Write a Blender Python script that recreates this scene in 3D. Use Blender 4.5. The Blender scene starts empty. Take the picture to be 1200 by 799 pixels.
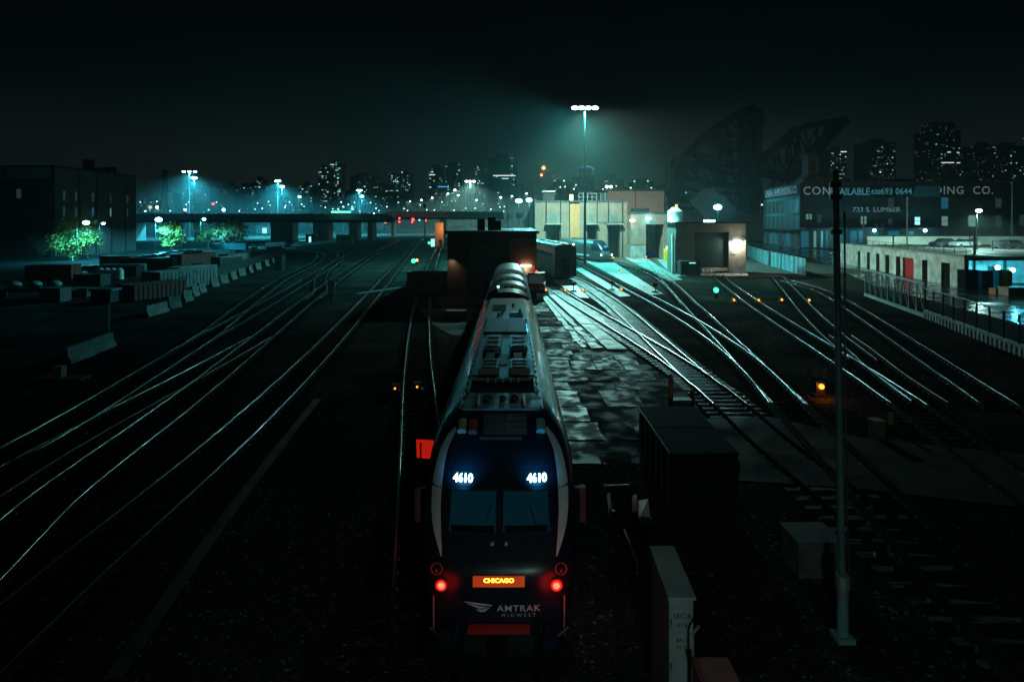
import bpy, math, random
import numpy as np
from mathutils import Vector
random.seed(11)
R = math.radians
S = bpy.context.scene
COL = S.collection
F, H, CX, HY = 700.0, 8.2, 600.0, 260.0      # focal length and principal point of the photograph in its 1200 px frame

# ------------------------------------------------------------------ camera, sky, exposure
cam = bpy.data.cameras.new('camera'); camo = bpy.data.objects.new('camera', cam); COL.objects.link(camo)
S.camera = camo
camo.location = (0, 0, H); camo.rotation_euler = (R(90), 0, 0)
cam.sensor_width = 36; cam.lens = F / 1200 * 36
cam.shift_y = -(399.5 - HY) / 1200
cam.clip_start = 0.1; cam.clip_end = 9000
w = bpy.data.worlds.new('World'); S.world = w; w.use_nodes = True
nt = w.node_tree; bg = nt.nodes['Background']
tc = nt.nodes.new('ShaderNodeTexCoord'); sep = nt.nodes.new('ShaderNodeSeparateXYZ'); rp = nt.nodes.new('ShaderNodeValToRGB')
nz = nt.nodes.new('ShaderNodeTexNoise'); nz.inputs['Scale'].default_value = 2.2; nz.inputs['Detail'].default_value = 4
mulc = nt.nodes.new('ShaderNodeMix'); mulc.data_type = 'RGBA'; mulc.blend_type = 'MULTIPLY'; mulc.inputs[0].default_value = 0.7
nt.links.new(tc.outputs['Generated'], sep.inputs[0]); nt.links.new(tc.outputs['Generated'], nz.inputs['Vector'])
nt.links.new(sep.outputs['Z'], rp.inputs[0])
cr = rp.color_ramp
cr.elements[0].position = 0.0; cr.elements[0].color = (.0150, .0195, .0180, 1)
cr.elements[1].position = 1.0; cr.elements[1].color = (.0000, .0002, .0003, 1)
for p, c in ((.07, (.0150, .0195, .0182)), (.13, (.0060, .0092, .0088)), (.18, (.0012, .0028, .0028)), (.24, (.0001, .0009, .0010)), (.34, (.0000, .0004, .0005))):
    e = cr.elements.new(p); e.color = c + (1,)
nt.links.new(rp.outputs[0], mulc.inputs[6]); nt.links.new(nz.outputs['Fac'], mulc.inputs[7])
nt.links.new(mulc.outputs[2], bg.inputs[0]); bg.inputs[1].default_value = 1.15
S.view_settings.view_transform = 'Standard'; S.view_settings.look = 'None'
S.view_settings.exposure = 0.22; S.view_settings.gamma = 1
S.cycles.use_denoising = True
try:
    S.cycles.denoiser = 'OPENIMAGEDENOISE'; S.cycles.denoising_input_passes = 'RGB_ALBEDO_NORMAL'
except Exception: pass
S.cycles.sample_clamp_indirect = 2.0; S.cycles.sample_clamp_direct = 0
S.cycles.max_bounces = 5; S.cycles.volume_bounces = 0; S.cycles.diffuse_bounces = 2; S.cycles.glossy_bounces = 3
S.cycles.use_light_tree = True; S.cycles.caustics_reflective = False; S.cycles.caustics_refractive = False

# ------------------------------------------------------------------ helpers
def gp(x, y, z=0.0):
    """photo pixel -> point on the level z"""
    Y = F * (H - z) / (y - HY)
    return Vector(((x - CX) * Y / F, Y, z))
def ap(x, y, Y):
    """photo pixel -> point at distance Y"""
    return Vector(((x - CX) * Y / F, Y, H - (y - HY) * Y / F))

class MB:
    def __init__(s): s.v = []; s.f = []; s.m = []
    def add(s, vs, fs, mi=0):
        b = len(s.v); s.v += [tuple(p) for p in vs]
        for f in fs: s.f.append(tuple(b + i for i in f)); s.m.append(mi)
        return s
    def box(s, x0, x1, y0, y1, z0, z1, mi=0):
        v = [(x0,y0,z0),(x1,y0,z0),(x1,y1,z0),(x0,y1,z0),(x0,y0,z1),(x1,y0,z1),(x1,y1,z1),(x0,y1,z1)]
        return s.add(v, [(0,3,2,1),(4,5,6,7),(0,1,5,4),(1,2,6,5),(2,3,7,6),(3,0,4,7)], mi)
    def obox(s, c, size, rz=0, mi=0):
        hx, hy, hz = size[0]/2, size[1]/2, size[2]/2; ca, sa = math.cos(rz), math.sin(rz)
        v = []
        for z in (-hz, hz):
            for x, y in ((-hx,-hy),(hx,-hy),(hx,hy),(-hx,hy)):
                v.append((c[0]+x*ca-y*sa, c[1]+x*sa+y*ca, c[2]+z))
        return s.add(v, [(0,3,2,1),(4,5,6,7),(0,1,5,4),(1,2,6,5),(2,3,7,6),(3,0,4,7)], mi)
    def beam(s, p, q, wd, hg=None, mi=0):
        p, q = Vector(p), Vector(q); d = (q - p)
        if d.length < 1e-6: return s
        d.normalize(); hg = hg or wd
        up = Vector((0,0,1)) if abs(d.z) < .95 else Vector((0,1,0))
        a = d.cross(up).normalized() * wd/2; b = a.cross(d).normalized() * hg/2
        v = [p-a-b, p+a-b, p+a+b, p-a+b, q-a-b, q+a-b, q+a+b, q-a+b]
        return s.add(v, [(0,1,2,3),(7,6,5,4),(0,4,5,1),(1,5,6,2),(2,6,7,3),(3,7,4,0)], mi)
    def cyl(s, p, q, r0, r1=None, n=10, mi=0, caps=True):
        p, q = Vector(p), Vector(q); r1 = r0 if r1 is None else r1
        d = (q - p).normalized(); up = Vector((0,0,1)) if abs(d.z) < .9 else Vector((1,0,0))
        a = d.cross(up).normalized(); b = a.cross(d).normalized(); v = []
        for c, r in ((p, r0), (q, r1)):
            for k in range(n):
                t = 2*math.pi*k/n; v.append(c + a*r*math.cos(t) + b*r*math.sin(t))
        f = [(k, n+k, n+(k+1)%n, (k+1)%n) for k in range(n)]
        if caps: f += [tuple(range(n)), tuple(range(2*n-1, n-1, -1))]
        return s.add(v, f, mi)
    def tube(s, pts, r, n=6, mi=0):
        for i in range(len(pts)-1): s.cyl(pts[i], pts[i+1], r, r, n, mi)
        return s
    def prism(s, pts, y0, y1, mi=0):
        """polygon in the XZ plane pushed from y0 to y1"""
        n = len(pts); v = [(x, y0, z) for x, z in pts] + [(x, y1, z) for x, z in pts]
        f = [tuple(range(n)), tuple(range(2*n-1, n-1, -1))] + [(i, n+i, n+(i+1)%n, (i+1)%n) for i in range(n)]
        return s.add(v, f, mi)
    def slab(s, pts, z0, z1, mi=0):
        n = len(pts); v = [(p[0], p[1], z0) for p in pts] + [(p[0], p[1], z1) for p in pts]
        f = [tuple(range(n-1,-1,-1)), tuple(range(n, 2*n))] + [(i, (i+1)%n, n+(i+1)%n, n+i) for i in range(n)]
        return s.add(v, f, mi)
    def ball(s, c, r, n=10, m=6, mi=0, sz=1):
        v = []; f = []
        for i in range(m+1):
            ph = math.pi*i/m
            for k in range(n):
                t = 2*math.pi*k/n
                v.append((c[0]+r*math.sin(ph)*math.cos(t), c[1]+r*math.sin(ph)*math.sin(t), c[2]+r*sz*math.cos(ph)))
        for i in range(m):
            for k in range(n): f.append((i*n+k, (i+1)*n+k, (i+1)*n+(k+1)%n, i*n+(k+1)%n))
        return s.add(v, f, mi)
    def grid(s, rows, mi=0, close=False):
        n = len(rows[0]); v = [p for r in rows for p in r]; f = []
        for i in range(len(rows)-1):
            for k in range(n - (0 if close else 1)):
                f.append((i*n+k, i*n+(k+1)%n, (i+1)*n+(k+1)%n, (i+1)*n+k))
        return s.add(v, f, mi)
    def build(s, name, mats, parent=None, smooth=False, loc=None):
        me = bpy.data.meshes.new(name); me.from_pydata(s.v, [], s.f)
        mats = mats if isinstance(mats, (list, tuple)) else [mats]
        for m_ in mats: me.materials.append(m_)
        if len(mats) > 1: me.polygons.foreach_set('material_index', s.m)
        if smooth:
            me.polygons.foreach_set('use_smooth', [True]*len(me.polygons))
            me.set_sharp_from_angle(angle=R(smooth if smooth is not True else 40))
        me.update()
        o = bpy.data.objects.new(name, me); COL.objects.link(o)
        if parent: o.parent = parent
        if loc is not None: o.location = loc
        return o

def thing(name, label, cat, loc=(0,0,0), rz=0, group=None):
    o = bpy.data.objects.new(name, None); COL.objects.link(o); o.empty_display_size = .3
    o.location = loc; o.rotation_euler = (0,0,rz); return tag(o, label, cat, group)
def tag(o, label, cat, group=None):
    o['label'] = label; o['category'] = cat
    if group: o['group'] = group
    return o
def structure(o): o['kind'] = 'structure'; return o
def stuff(o): o['kind'] = 'stuff'; return o
def dup(root, loc=None, rz=None, label=None, group=None):
    def cp(o, par):
        c = o.copy(); COL.objects.link(c); c.parent = par
        for ch in list(o.children): cp(ch, c)
        return c
    c = cp(root, None)
    if loc is not None: c.location = loc
    if rz is not None: c.rotation_euler = (0,0,rz)
    if label: c['label'] = label
    if group: c['group'] = group
    return c
def light(parent, loc, power, col, rad=.3, spot=None, aim=None, blend=.6):
    l = bpy.data.lights.new('lamp_light', 'SPOT' if spot else 'POINT'); l.energy = power; l.color = col; l.shadow_soft_size = rad
    o = bpy.data.objects.new('lamp_light', l); COL.objects.link(o); o.parent = parent; o.location = loc
    if spot:
        l.spot_size = R(spot); l.spot_blend = blend
        o.rotation_euler = Vector(aim).to_track_quat('-Z', 'Y').to_euler()
    return o
_txt = {}
def text_mesh(s, size=1.0, bold=0.0, space=1.0):
    k = (s, size, bold, space)
    cu = bpy.data.curves.new('lettering', 'FONT'); cu.body = s; cu.size = size; cu.align_x = 'CENTER'; cu.align_y = 'CENTER'
    cu.offset = bold; cu.space_character = space; cu.resolution_u = 3
    o = bpy.data.objects.new('lettering', cu); COL.objects.link(o)
    dg = bpy.context.evaluated_depsgraph_get()
    me = bpy.data.meshes.new_from_object(o.evaluated_get(dg)); bpy.data.objects.remove(o)
    return me
def lettering(name, s, size, mat, parent, loc, rot=(R(90),0,0), bold=0, space=1, warp=None, sx=1):
    me = text_mesh(s, size, bold, space); me.materials.clear(); me.materials.append(mat)
    if sx != 1:
        for v in me.vertices: v.co.x *= sx
    if warp:
        for v in me.vertices: v.co = warp(v.co.x, v.co.y)
    o = bpy.data.objects.new(name, me); COL.objects.link(o); o.parent = parent
    if not warp: o.location = loc; o.rotation_euler = rot
    return o

def pbr(name, col, rough=.6, metal=0, var=.3, scale=2.0, bump=0.0, bscale=None, rvar=0.0, stretch=None, spec=.5):
    m = bpy.data.materials.new(name); m.use_nodes = True; t = m.node_tree; b = t.nodes['Principled BSDF']
    b.inputs['Roughness'].default_value = rough; b.inputs['Metallic'].default_value = metal
    b.inputs['Specular IOR Level'].default_value = spec
    co = t.nodes.new('ShaderNodeTexCoord'); n = t.nodes.new('ShaderNodeTexNoise')
    vec = co.outputs['Object']
    if stretch:
        mp = t.nodes.new('ShaderNodeMapping'); mp.inputs['Scale'].default_value = stretch
        t.links.new(vec, mp.inputs[0]); vec = mp.outputs[0]
    t.links.new(vec, n.inputs['Vector']); n.inputs['Scale'].default_value = scale; n.inputs['Detail'].default_value = 6
    r = t.nodes.new('ShaderNodeValToRGB')
    r.color_ramp.elements[0].position = .3; r.color_ramp.elements[1].position = .7
    r.color_ramp.elements[0].color = tuple(c*(1-var) for c in col) + (1,); r.color_ramp.elements[1].color = tuple(min(1, c*(1+var)) for c in col) + (1,)
    t.links.new(n.outputs['Fac'], r.inputs[0]); t.links.new(r.outputs[0], b.inputs['Base Color'])
    if rvar:
        mr = t.nodes.new('ShaderNodeMapRange'); mr.inputs[1].default_value = .35; mr.inputs[2].default_value = .65
        mr.inputs[3].default_value = max(.03, rough-rvar); mr.inputs[4].default_value = min(1, rough+rvar)
        t.links.new(n.outputs['Fac'], mr.inputs[0]); t.links.new(mr.outputs[0], b.inputs['Roughness'])
    if bump:
        n2 = t.nodes.new('ShaderNodeTexNoise'); n2.inputs['Scale'].default_value = bscale or scale*6; n2.inputs['Detail'].default_value = 4
        t.links.new(vec, n2.inputs['Vector'])
        bp = t.nodes.new('ShaderNodeBump'); bp.inputs['Strength'].default_value = bump; bp.inputs['Distance'].default_value = .03
        t.links.new(n2.outputs['Fac'], bp.inputs['Height']); t.links.new(bp.outputs[0], b.inputs['Normal'])
    return m
def glow(name, col, st, sample=False):
    m = bpy.data.materials.new(name); m.use_nodes = True; b = m.node_tree.nodes['Principled BSDF']
    b.inputs['Base Color'].default_value = (.02,.02,.02,1); b.inputs['Emission Color'].default_value = tuple(col)+(1,); b.inputs['Emission Strength'].default_value = st
    try: m.cycles.emission_sampling = 'AUTO' if sample else 'NONE'
    except Exception: pass
    return m
def brick(name, c1, c2, mortar, sc=1.0, rough=.85):
    m = bpy.data.materials.new(name); m.use_nodes = True; t = m.node_tree; b = t.nodes['Principled BSDF']; b.inputs['Roughness'].default_value = rough
    co = t.nodes.new('ShaderNodeTexCoord'); sp = t.nodes.new('ShaderNodeSeparateXYZ'); cb = t.nodes.new('ShaderNodeCombineXYZ'); ad = t.nodes.new('ShaderNodeMath')
    t.links.new(co.outputs['Object'], sp.inputs[0]); t.links.new(sp.outputs[0], ad.inputs[0]); t.links.new(sp.outputs[1], ad.inputs[1])
    t.links.new(ad.outputs[0], cb.inputs[0]); t.links.new(sp.outputs[2], cb.inputs[1])
    k = t.nodes.new('ShaderNodeTexBrick'); k.inputs['Scale'].default_value = sc
    k.inputs['Color1'].default_value = c1+(1,); k.inputs['Color2'].default_value = c2+(1,); k.inputs['Mortar'].default_value = mortar+(1,)
    k.inputs['Brick Width'].default_value = .42; k.inputs['Row Height'].default_value = .14; k.inputs['Mortar Size'].default_value = .012
    t.links.new(cb.outputs[0], k.inputs['Vector'])
    n = t.nodes.new('ShaderNodeTexNoise'); n.inputs['Scale'].default_value = .35; n.inputs['Detail'].default_value = 8; t.links.new(co.outputs['Object'], n.inputs['Vector'])
    mx = t.nodes.new('ShaderNodeMix'); mx.data_type = 'RGBA'; mx.blend_type = 'MULTIPLY'; mx.inputs[0].default_value = .6
    t.links.new(k.outputs['Color'], mx.inputs[6]); t.links.new(n.outputs['Fac'], mx.inputs[7]); t.links.new(mx.outputs[2], b.inputs['Base Color'])
    return m

# ------------------------------------------------------------------ materials
CY = (.06, .74, 1.0); TEAL = (.10, .95, .84); WHT = (.48, 1.0, .90); WARM = (1.0, .72, .38)
M = {}
M['rail'] = pbr('worn_rail_steel', (.36,.39,.40), .24, 1, .15, 4)
M['rail_old'] = pbr('rusty_rail_steel', (.30,.24,.20), .5, 1, .3, 3)
M['rail_web'] = pbr('rusty_web_dimmed_head', (.028,.022,.02), .9, 0, .3, 3, spec=.02)
M['tie_wet_lit'] = pbr('wet_timber_lightened', (.07,.065,.06), .38, 0, .6, 1.5, .4, stretch=(1,6,1), rvar=.2)  # wet sleepers, colour also lightened for the brightly lit yard
M['tie'] = pbr('creosoted_timber', (.012,.011,.010), .95, 0, .4, 5, .4, stretch=(1,6,1), spec=0)
M['clip'] = pbr('galvanised_clip', (.6,.6,.6), .35, 1)
M['conc'] = pbr('pale_concrete', (.46,.46,.44), .5, 0, .25, .5, .25, 14, .14)
M['conc_dark'] = pbr('grimy_concrete', (.22,.22,.21), .7, 0, .4, 1.2, .3, 12)
M['trough'] = pbr('damp_trough_concrete', (.045,.047,.046), .8, 0, .75, .7, .5, 6)
M['cream_back'] = pbr('cream_rear_panel', (.34,.37,.34), .75, 0, .15, .3, spec=.2)
M['cream'] = pbr('cream_painted_panel', (.24,.145,.115), .75, 0, .22, .45, .1, 3, spec=.2)
M['yellow_wall'] = pbr('ochre_cladding', (.46,.17,.065), .7, 0, .15, 2)
M['beige'] = pbr('beige_block_wall', (.20,.18,.14), .8, 0, .15, 1.2, .2, 10)
M['grey_door'] = pbr('grey_steel_door', (.10,.13,.13), .5, 0, .12, 2)
M['roller'] = pbr('dark_teal_roller_door', (.02,.05,.05), .6, 0, .15, 2, spec=.2)
M['black'] = pbr('black_paint', (.012,.013,.014), .45, 0, .2, 3)
M['flat_black'] = pbr('sooty_black', (.005,.005,.0055), .85, 0, .3, 3, spec=.08)
M['dark_steel'] = pbr('dark_steel', (.04,.045,.048), .5, .4, .3, 2)
M['bridge_steel'] = pbr('weathered_bridge_steel', (.006,.006,.0065), .9, 0, .35, .8, spec=.05)
M['galv'] = pbr('galvanised_steel', (.42,.45,.46), .45, .7, .15, 3)
M['brick_dark'] = brick('dark_red_brick', (.17,.07,.05), (.12,.05,.04), (.12,.1,.09), 1)
M['brick_shed'] = brick('red_brick', (.26,.095,.06), (.2,.07,.045), (.15,.12,.1), 1)
M['brick_green'] = brick('grey_green_brick', (.55,.53,.42), (.45,.44,.36), (.4,.4,.34), 1)
M['roof'] = pbr('roofing_felt', (.05,.05,.052), .5, 0, .4, .4, .2, 4, .25)
M['white'] = pbr('white_paint', (.72,.72,.7), .5, 0, .1, 3)
M['old_white'] = pbr('peeling_white_paint', (.44,.43,.38), .8, 0, .45, .7, .3, 8)
M['red'] = pbr('red_paint', (.42,.02,.015), .45, 0, .2, 2)
M['dull_red'] = pbr('faded_red_paint', (.20,.045,.035), .6, 0, .3, 1.5, .1)
M['yellow'] = pbr('yellow_paint', (.7,.5,.03), .5, 0, .15, 2)
M['blue'] = pbr('blue_tarpaulin', (.03,.14,.42), .5, 0, .2, 2)
M['teal_box'] = pbr('faded_teal_paint', (.16,.30,.29), .55, 0, .25, 1, .1)
M['dark_grey'] = pbr('dark_grey_paint', (.09,.10,.10), .7, 0, .4, 1.5, .2)
M['barrier'] = pbr('grimy_barrier_concrete', (.14,.12,.105), .8, 0, .45, 1.4, .3, 9)
M['pole'] = pbr('dark_pole_paint', (.07,.12,.11), .6, 0, .3, 1.5, .1)
M['tan'] = pbr('tan_paint', (.32,.26,.19), .7, 0, .2, 1.5)
M['wood'] = pbr('weathered_wood', (.10,.085,.07), .8, 0, .35, 2, .3, stretch=(1,1,.2))
M['fence_dark'] = pbr('dark_fence_boards', (.03,.03,.028), .8, 0, .3, 2, .2)
M['cab_glass'] = glow('glowing_cab_glass', (.02,.45,.70), .018); M['cab_glass'].node_tree.nodes['Principled BSDF'].inputs['Specular IOR Level'].default_value = .08; M['cab_glass'].node_tree.nodes['Principled BSDF'].inputs['Base Color'].default_value = (.003,.006,.008,1)  # faint emission put into the glass as cab glow and reflection
M['glass'] = pbr('dark_glass', (.01,.013,.016), .06, 0, .1, 1)
M['loco_blue'] = pbr('deep_blue_gloss_paint', (.006,.012,.026), .3, 0, .15, 2, spec=.3)
M['loco_side'] = pbr('grey_gloss_paint', (.16,.20,.21), .20, .5, .1, 1.2, 0, 8, .06)
M['loco_roof'] = pbr('roof_grey_paint', (.10,.11,.11), .5, 0, .25, 2.5, .12, 20, .15)
M['loco_roof_dark'] = pbr('sooty_roof_paint', (.03,.034,.034), .5, 0, .3, 4, .1)
M['loco_brown'] = pbr('brown_roof_panel', (.085,.055,.05), .6, 0, .2, 3)
M['mask'] = pbr('black_blue_mask', (.008,.016,.026), .5, 0, .1, 2, spec=.15)
M['engine_grey'] = pbr('engine_grey_paint', (.07,.09,.09), .35, .2, .2, 1)
M['stripe'] = pbr('pale_grey_stripe', (.55,.58,.58), .5, 0, .05, 2)
M['coach'] = pbr('brushed_coach_steel', (.22,.24,.24), .45, .5, .15, 1, .05, 6, .1)
M['coach_dark'] = pbr('dark_coach_steel', (.045,.05,.055), .4, .4, .3, 1)
M['rubber'] = pbr('black_rubber', (.015,.015,.016), .7)
M['trunk'] = pbr('tree_bark', (.06,.045,.035), .9, 0, .3, 4, .4)
M['leaf'] = pbr('yellow_green_leaf', (.32,.27,.055), .5, 0, .6, 1.5)
M['leaf2'] = pbr('dull_green_leaf', (.22,.17,.07), .55, 0, .5, 1.5)
M['city'] = pbr('distant_facade', (.05,.052,.055), .8, 0, .2, .05)
M['corr'] = pbr('corrugated_sheet', (.08,.30,.36), .45, .3, .2, 1)
M['grimy_cab'] = pbr('grey_cabinet_paint', (.20,.23,.23), .5, 0, .2, 2, .05)
M['letter_pale'] = pbr('faded_white_glow_lettering', (.72,.82,.74), .8, 0, .55, 1.3)
M['letter_blue'] = pbr('pale_blue_glow_lettering', (.22,.62,.72), .8, 0, .45, 1.3)
M['letter_dark'] = pbr('black_lettering', (.02,.02,.02), .7)
M['sign_black'] = pbr('black_sign_band', (.03,.032,.03), .8, 0, .3, 1)
M['lamp_cy'] = glow('cyan_lamp_lens', (.30,.92,1.0), 22)
M['lamp_teal'] = glow('teal_white_lamp_lens', (.6,1.0,.95), 22)
M['lamp_wht'] = glow('white_lamp_lens', (.85,1.0,.97), 14)
M['lamp_warm'] = glow('warm_lamp_lens', (1.0,.8,.55), 12)
M['num'] = glow('number_board_light', (.45,.93,1.0), 9)
M['led'] = glow('orange_led_text', (1.0,.30,.02), 7)
M['led_bg'] = glow('orange_led_panel', (1.0,.085,.008), .30)
M['tail'] = glow('red_tail_lens', (1.0,.015,.01), 1.6)
M['tail_hot'] = glow('tail_lamp_core', (1.0,.13,.06), 2.6)
M['green_led'] = glow('green_signal_lens', (.05,1.0,.40), 2.2)
M['orange_led'] = glow('amber_marker_lens', (1.0,.30,.03), 2.6)
M['red_led'] = glow('red_signal_lens', (1.0,.03,.04), 9)
M['blue_led'] = glow('blue_light_lens', (.1,.5,1.0), 5)
M['win_teal'] = glow('lit_window_teal', (.35,.9,.9), 1.1)
M['win_white'] = glow('lit_window_white', (.9,1.0,.92), 1.0)
M['win_warm'] = glow('lit_window_warm', (1.0,.75,.5), .8)
M['win_blue'] = glow('lit_window_blue', (.1,.5,1.0), 1.0)
M['win_dim'] = glow('dim_window', (.3,.7,.65), .035)
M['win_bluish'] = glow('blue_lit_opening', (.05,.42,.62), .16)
M['win_pale'] = glow('pale_lit_window', (.35,.75,.62), .25)
M['green_strip'] = glow('green_light_strip', (.15,1.0,.7), 1.6)
M['far_lamp'] = glow('far_lamp_lens', (.55,1.0,.95), 3.0)
M['fire'] = glow('orange_sign_light', (1.0,.35,.12), 3.5)
# ballast: dark stones; palest specks are painted glints of wet stone
def ballast():
    m = bpy.data.materials.new('ballast'); m.use_nodes = True; t = m.node_tree; b = t.nodes['Principled BSDF']
    co = t.nodes.new('ShaderNodeTexCoord'); v = t.nodes.new('ShaderNodeTexVoronoi'); v.inputs['Scale'].default_value = 15
    n = t.nodes.new('ShaderNodeTexNoise'); n.inputs['Scale'].default_value = .22; n.inputs['Detail'].default_value = 8
    t.links.new(co.outputs['Object'], v.inputs['Vector']); t.links.new(co.outputs['Object'], n.inputs['Vector'])
    s = t.nodes.new('ShaderNodeSeparateColor'); t.links.new(v.outputs['Color'], s.inputs[0])
    r = t.nodes.new('ShaderNodeValToRGB'); e = r.color_ramp.elements
    e[0].position = 0; e[0].color = (.012,.012,.0115,1); e[1].position = .97; e[1].color = (.048,.047,.044,1)
    k = e.new(.985); k.color = (.16,.16,.15,1)
    t.links.new(s.outputs[0], r.inputs[0])
    r2 = t.nodes.new('ShaderNodeValToRGB'); r2.color_ramp.elements[0].position = .35; r2.color_ramp.elements[0].color = (.5,.5,.5,1)
    r2.color_ramp.elements[1].position = .7; r2.color_ramp.elements[1].color = (1.5,1.4,1.3,1)
    t.links.new(n.outputs['Fac'], r2.inputs[0])
    mx = t.nodes.new('ShaderNodeMix'); mx.data_type = 'RGBA'; mx.blend_type = 'MULTIPLY'; mx.inputs[0].default_value = 1
    t.links.new(r.outputs[0], mx.inputs[6]); t.links.new(r2.outputs[0], mx.inputs[7]); t.links.new(mx.outputs[2], b.inputs['Base Color'])
    b.inputs['Roughness'].default_value = .95; b.inputs['Specular IOR Level'].default_value = 0
    bp = t.nodes.new('ShaderNodeBump'); bp.inputs['Strength'].default_value = .9; bp.inputs['Distance'].default_value = .05
    t.links.new(v.outputs['Distance'], bp.inputs['Height']); t.links.new(bp.outputs[0], b.inputs['Normal'])
    return m
M['ballast'] = ballast()
def wet(name, col, lo, hi, sc=.35, bump=.25, spec=.5, floor=1.0):
    m = bpy.data.materials.new(name); m.use_nodes = True; t = m.node_tree; b = t.nodes['Principled BSDF']
    co = t.nodes.new('ShaderNodeTexCoord'); n = t.nodes.new('ShaderNodeTexNoise'); n.inputs['Scale'].default_value = sc; n.inputs['Detail'].default_value = 7
    mp = t.nodes.new('ShaderNodeMapping'); mp.inputs['Scale'].default_value = (.9, .9, 1)
    sm = t.nodes.new('ShaderNodeMapRange'); sm.inputs[1].default_value = .34; sm.inputs[2].default_value = .58; sm.inputs[3].default_value = spec; sm.inputs[4].default_value = spec*floor
    t.links.new(n.outputs['Fac'], sm.inputs[0]); t.links.new(sm.outputs[0], b.inputs['Specular IOR Level'])
    t.links.new(co.outputs['Object'], mp.inputs[0]); t.links.new(mp.outputs[0], n.inputs['Vector'])
    mr = t.nodes.new('ShaderNodeMapRange'); mr.inputs[1].default_value = .42; mr.inputs[2].default_value = .58; mr.inputs[3].default_value = lo; mr.inputs[4].default_value = hi
    t.links.new(n.outputs['Fac'], mr.inputs[0]); t.links.new(mr.outputs[0], b.inputs['Roughness'])
    r = t.nodes.new('ShaderNodeValToRGB'); r.color_ramp.elements[0].position = .35; r.color_ramp.elements[1].position = .65
    r.color_ramp.elements[0].color = tuple(c*(.55 if floor >= 1 else .80) for c in col)+(1,); r.color_ramp.elements[1].color = tuple(c*(1.35 if floor >= 1 else 1.12) for c in col)+(1,)
    t.links.new(n.outputs['Fac'], r.inputs[0]); t.links.new(r.outputs[0], b.inputs['Base Color'])
    n2 = t.nodes.new('ShaderNodeTexNoise'); n2.inputs['Scale'].default_value = 9 if floor >= 1 else 30; n2.inputs['Detail'].default_value = 5; t.links.new(co.outputs['Object'], n2.inputs['Vector'])
    ad = t.nodes.new('ShaderNodeMath'); ad.operation = 'MULTIPLY_ADD'; ad.inputs[1].default_value = 3.0 if floor >= 1 else .5
    t.links.new(n.outputs['Fac'], ad.inputs[0]); t.links.new(n2.outputs['Fac'], ad.inputs[2])
    bp = t.nodes.new('ShaderNodeBump'); bp.inputs['Strength'].default_value = bump; bp.inputs['Distance'].default_value = .03
    t.links.new(ad.outputs[0], bp.inputs['Height']); t.links.new(bp.outputs[0], b.inputs['Normal'])
    return m
M['asphalt'] = wet('wet_asphalt', (.022,.024,.024), .6, .95, 1.1, .10, spec=.03, floor=0.4)
M['asphalt_b'] = wet('worn_wet_asphalt', (.030,.033,.032), .5, .8, 2.0, .12, spec=.06, floor=.7)
M['asphalt_c'] = wet('patched_wet_asphalt', (.016,.018,.018), .42, .7, 1.6, .12, spec=.10, floor=.5)
M['pave'] = wet('damp_pavement', (.07,.067,.062), .5, .85, .5, .3, spec=.06, floor=0)
M['wet_road'] = wet('wet_road', (.03,.03,.032), .10, .34, .5, .3)
M['slab'] = wet('wet_concrete_slab', (.60,.60,.58), .52, .68, 1.6, .12, spec=.3, floor=.97)
M['slab_dimmed'] = wet('dimmed_concrete_slab', (.26,.26,.25), .55, .8, .5, .2, spec=.2)  # same concrete, darkened in colour against the strong mast light

# ------------------------------------------------------------------ setting: ground, pavements, road
GZ = -.20
structure(MB().add([(-2600,-60,GZ),(2600,-60,GZ),(2600,3600,GZ),(-2600,3600,GZ)], [(0,1,2,3)]).build('ground', M['ballast']))
def patch(name, pts, mat, z):
    v = [(p[0], p[1], z) for p in pts]
    return structure(MB().add(v, [tuple(range(len(v)))]).build(name, mat))
PVP = [(1.75,20.8),(2.6,20.2),(3.4,21.1),(4.4,20.7),(4.9,22.3),(6.2,22.6),(8.2,24.2),(8.6,30),(7.7,38),(6.6,44),(5.2,52),(4.2,60),(3.4,66),(1.75,66)]
patch('pavement', PVP, M['asphalt'], GZ+.012)
def worn_panels():
    rnd = random.Random(42); m = MB()
    def inside(x, y):
        c = False; n = len(PVP)
        for i in range(n):
            (x1,y1),(x2,y2) = PVP[i], PVP[(i+1)%n]
            if (y1 > y) != (y2 > y) and x < (x2-x1)*(y-y1)/(y2-y1)+x1: c = not c
        return c
    y = 20.6
    while y < 66:
        h = rnd.uniform(1.3,2.8); x = 1.8+rnd.uniform(0,.3)
        while x < 9:
            w_ = rnd.uniform(.9,2.6)
            if inside(x+.1,y+.1) and inside(x+w_-.1,y+h-.1) and rnd.random() < .86:
                g = rnd.uniform(.02,.07); tx, ty = rnd.gauss(0,.006), rnd.gauss(0,.006); z0 = GZ+.035+rnd.uniform(0,.012)
                q = []
                for px_, py_ in ((x+g,y+g),(x+w_*.5,y+g+rnd.uniform(-.02,.05)),(x+w_-g,y+g),(x+w_-g+rnd.uniform(-.06,.02),y+h*.5),(x+w_-g,y+h-g),(x+w_*.5,y+h-g-rnd.uniform(-.02,.06)),(x+g,y+h-g),(x+g+rnd.uniform(-.02,.06),y+h*.5)):
                    px_ += rnd.uniform(-.04,.04); py_ += rnd.uniform(-.04,.04)
                    q.append((px_, py_, z0+(px_-x-w_/2)*tx+(py_-y-h/2)*ty))
                n = len(q); lo = [(p[0],p[1],GZ) for p in q]; k = rnd.choice((0,0,1,1,2))
                m.add(q+lo, [tuple(range(n))]+[(i,n+i,n+(i+1)%n,(i+1)%n) for i in range(n)], k)
            x += w_
        y += h
    return structure(m.build('pavement', [M['asphalt'], M['asphalt_b'], M['asphalt_c']]))
worn_panels()
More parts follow.
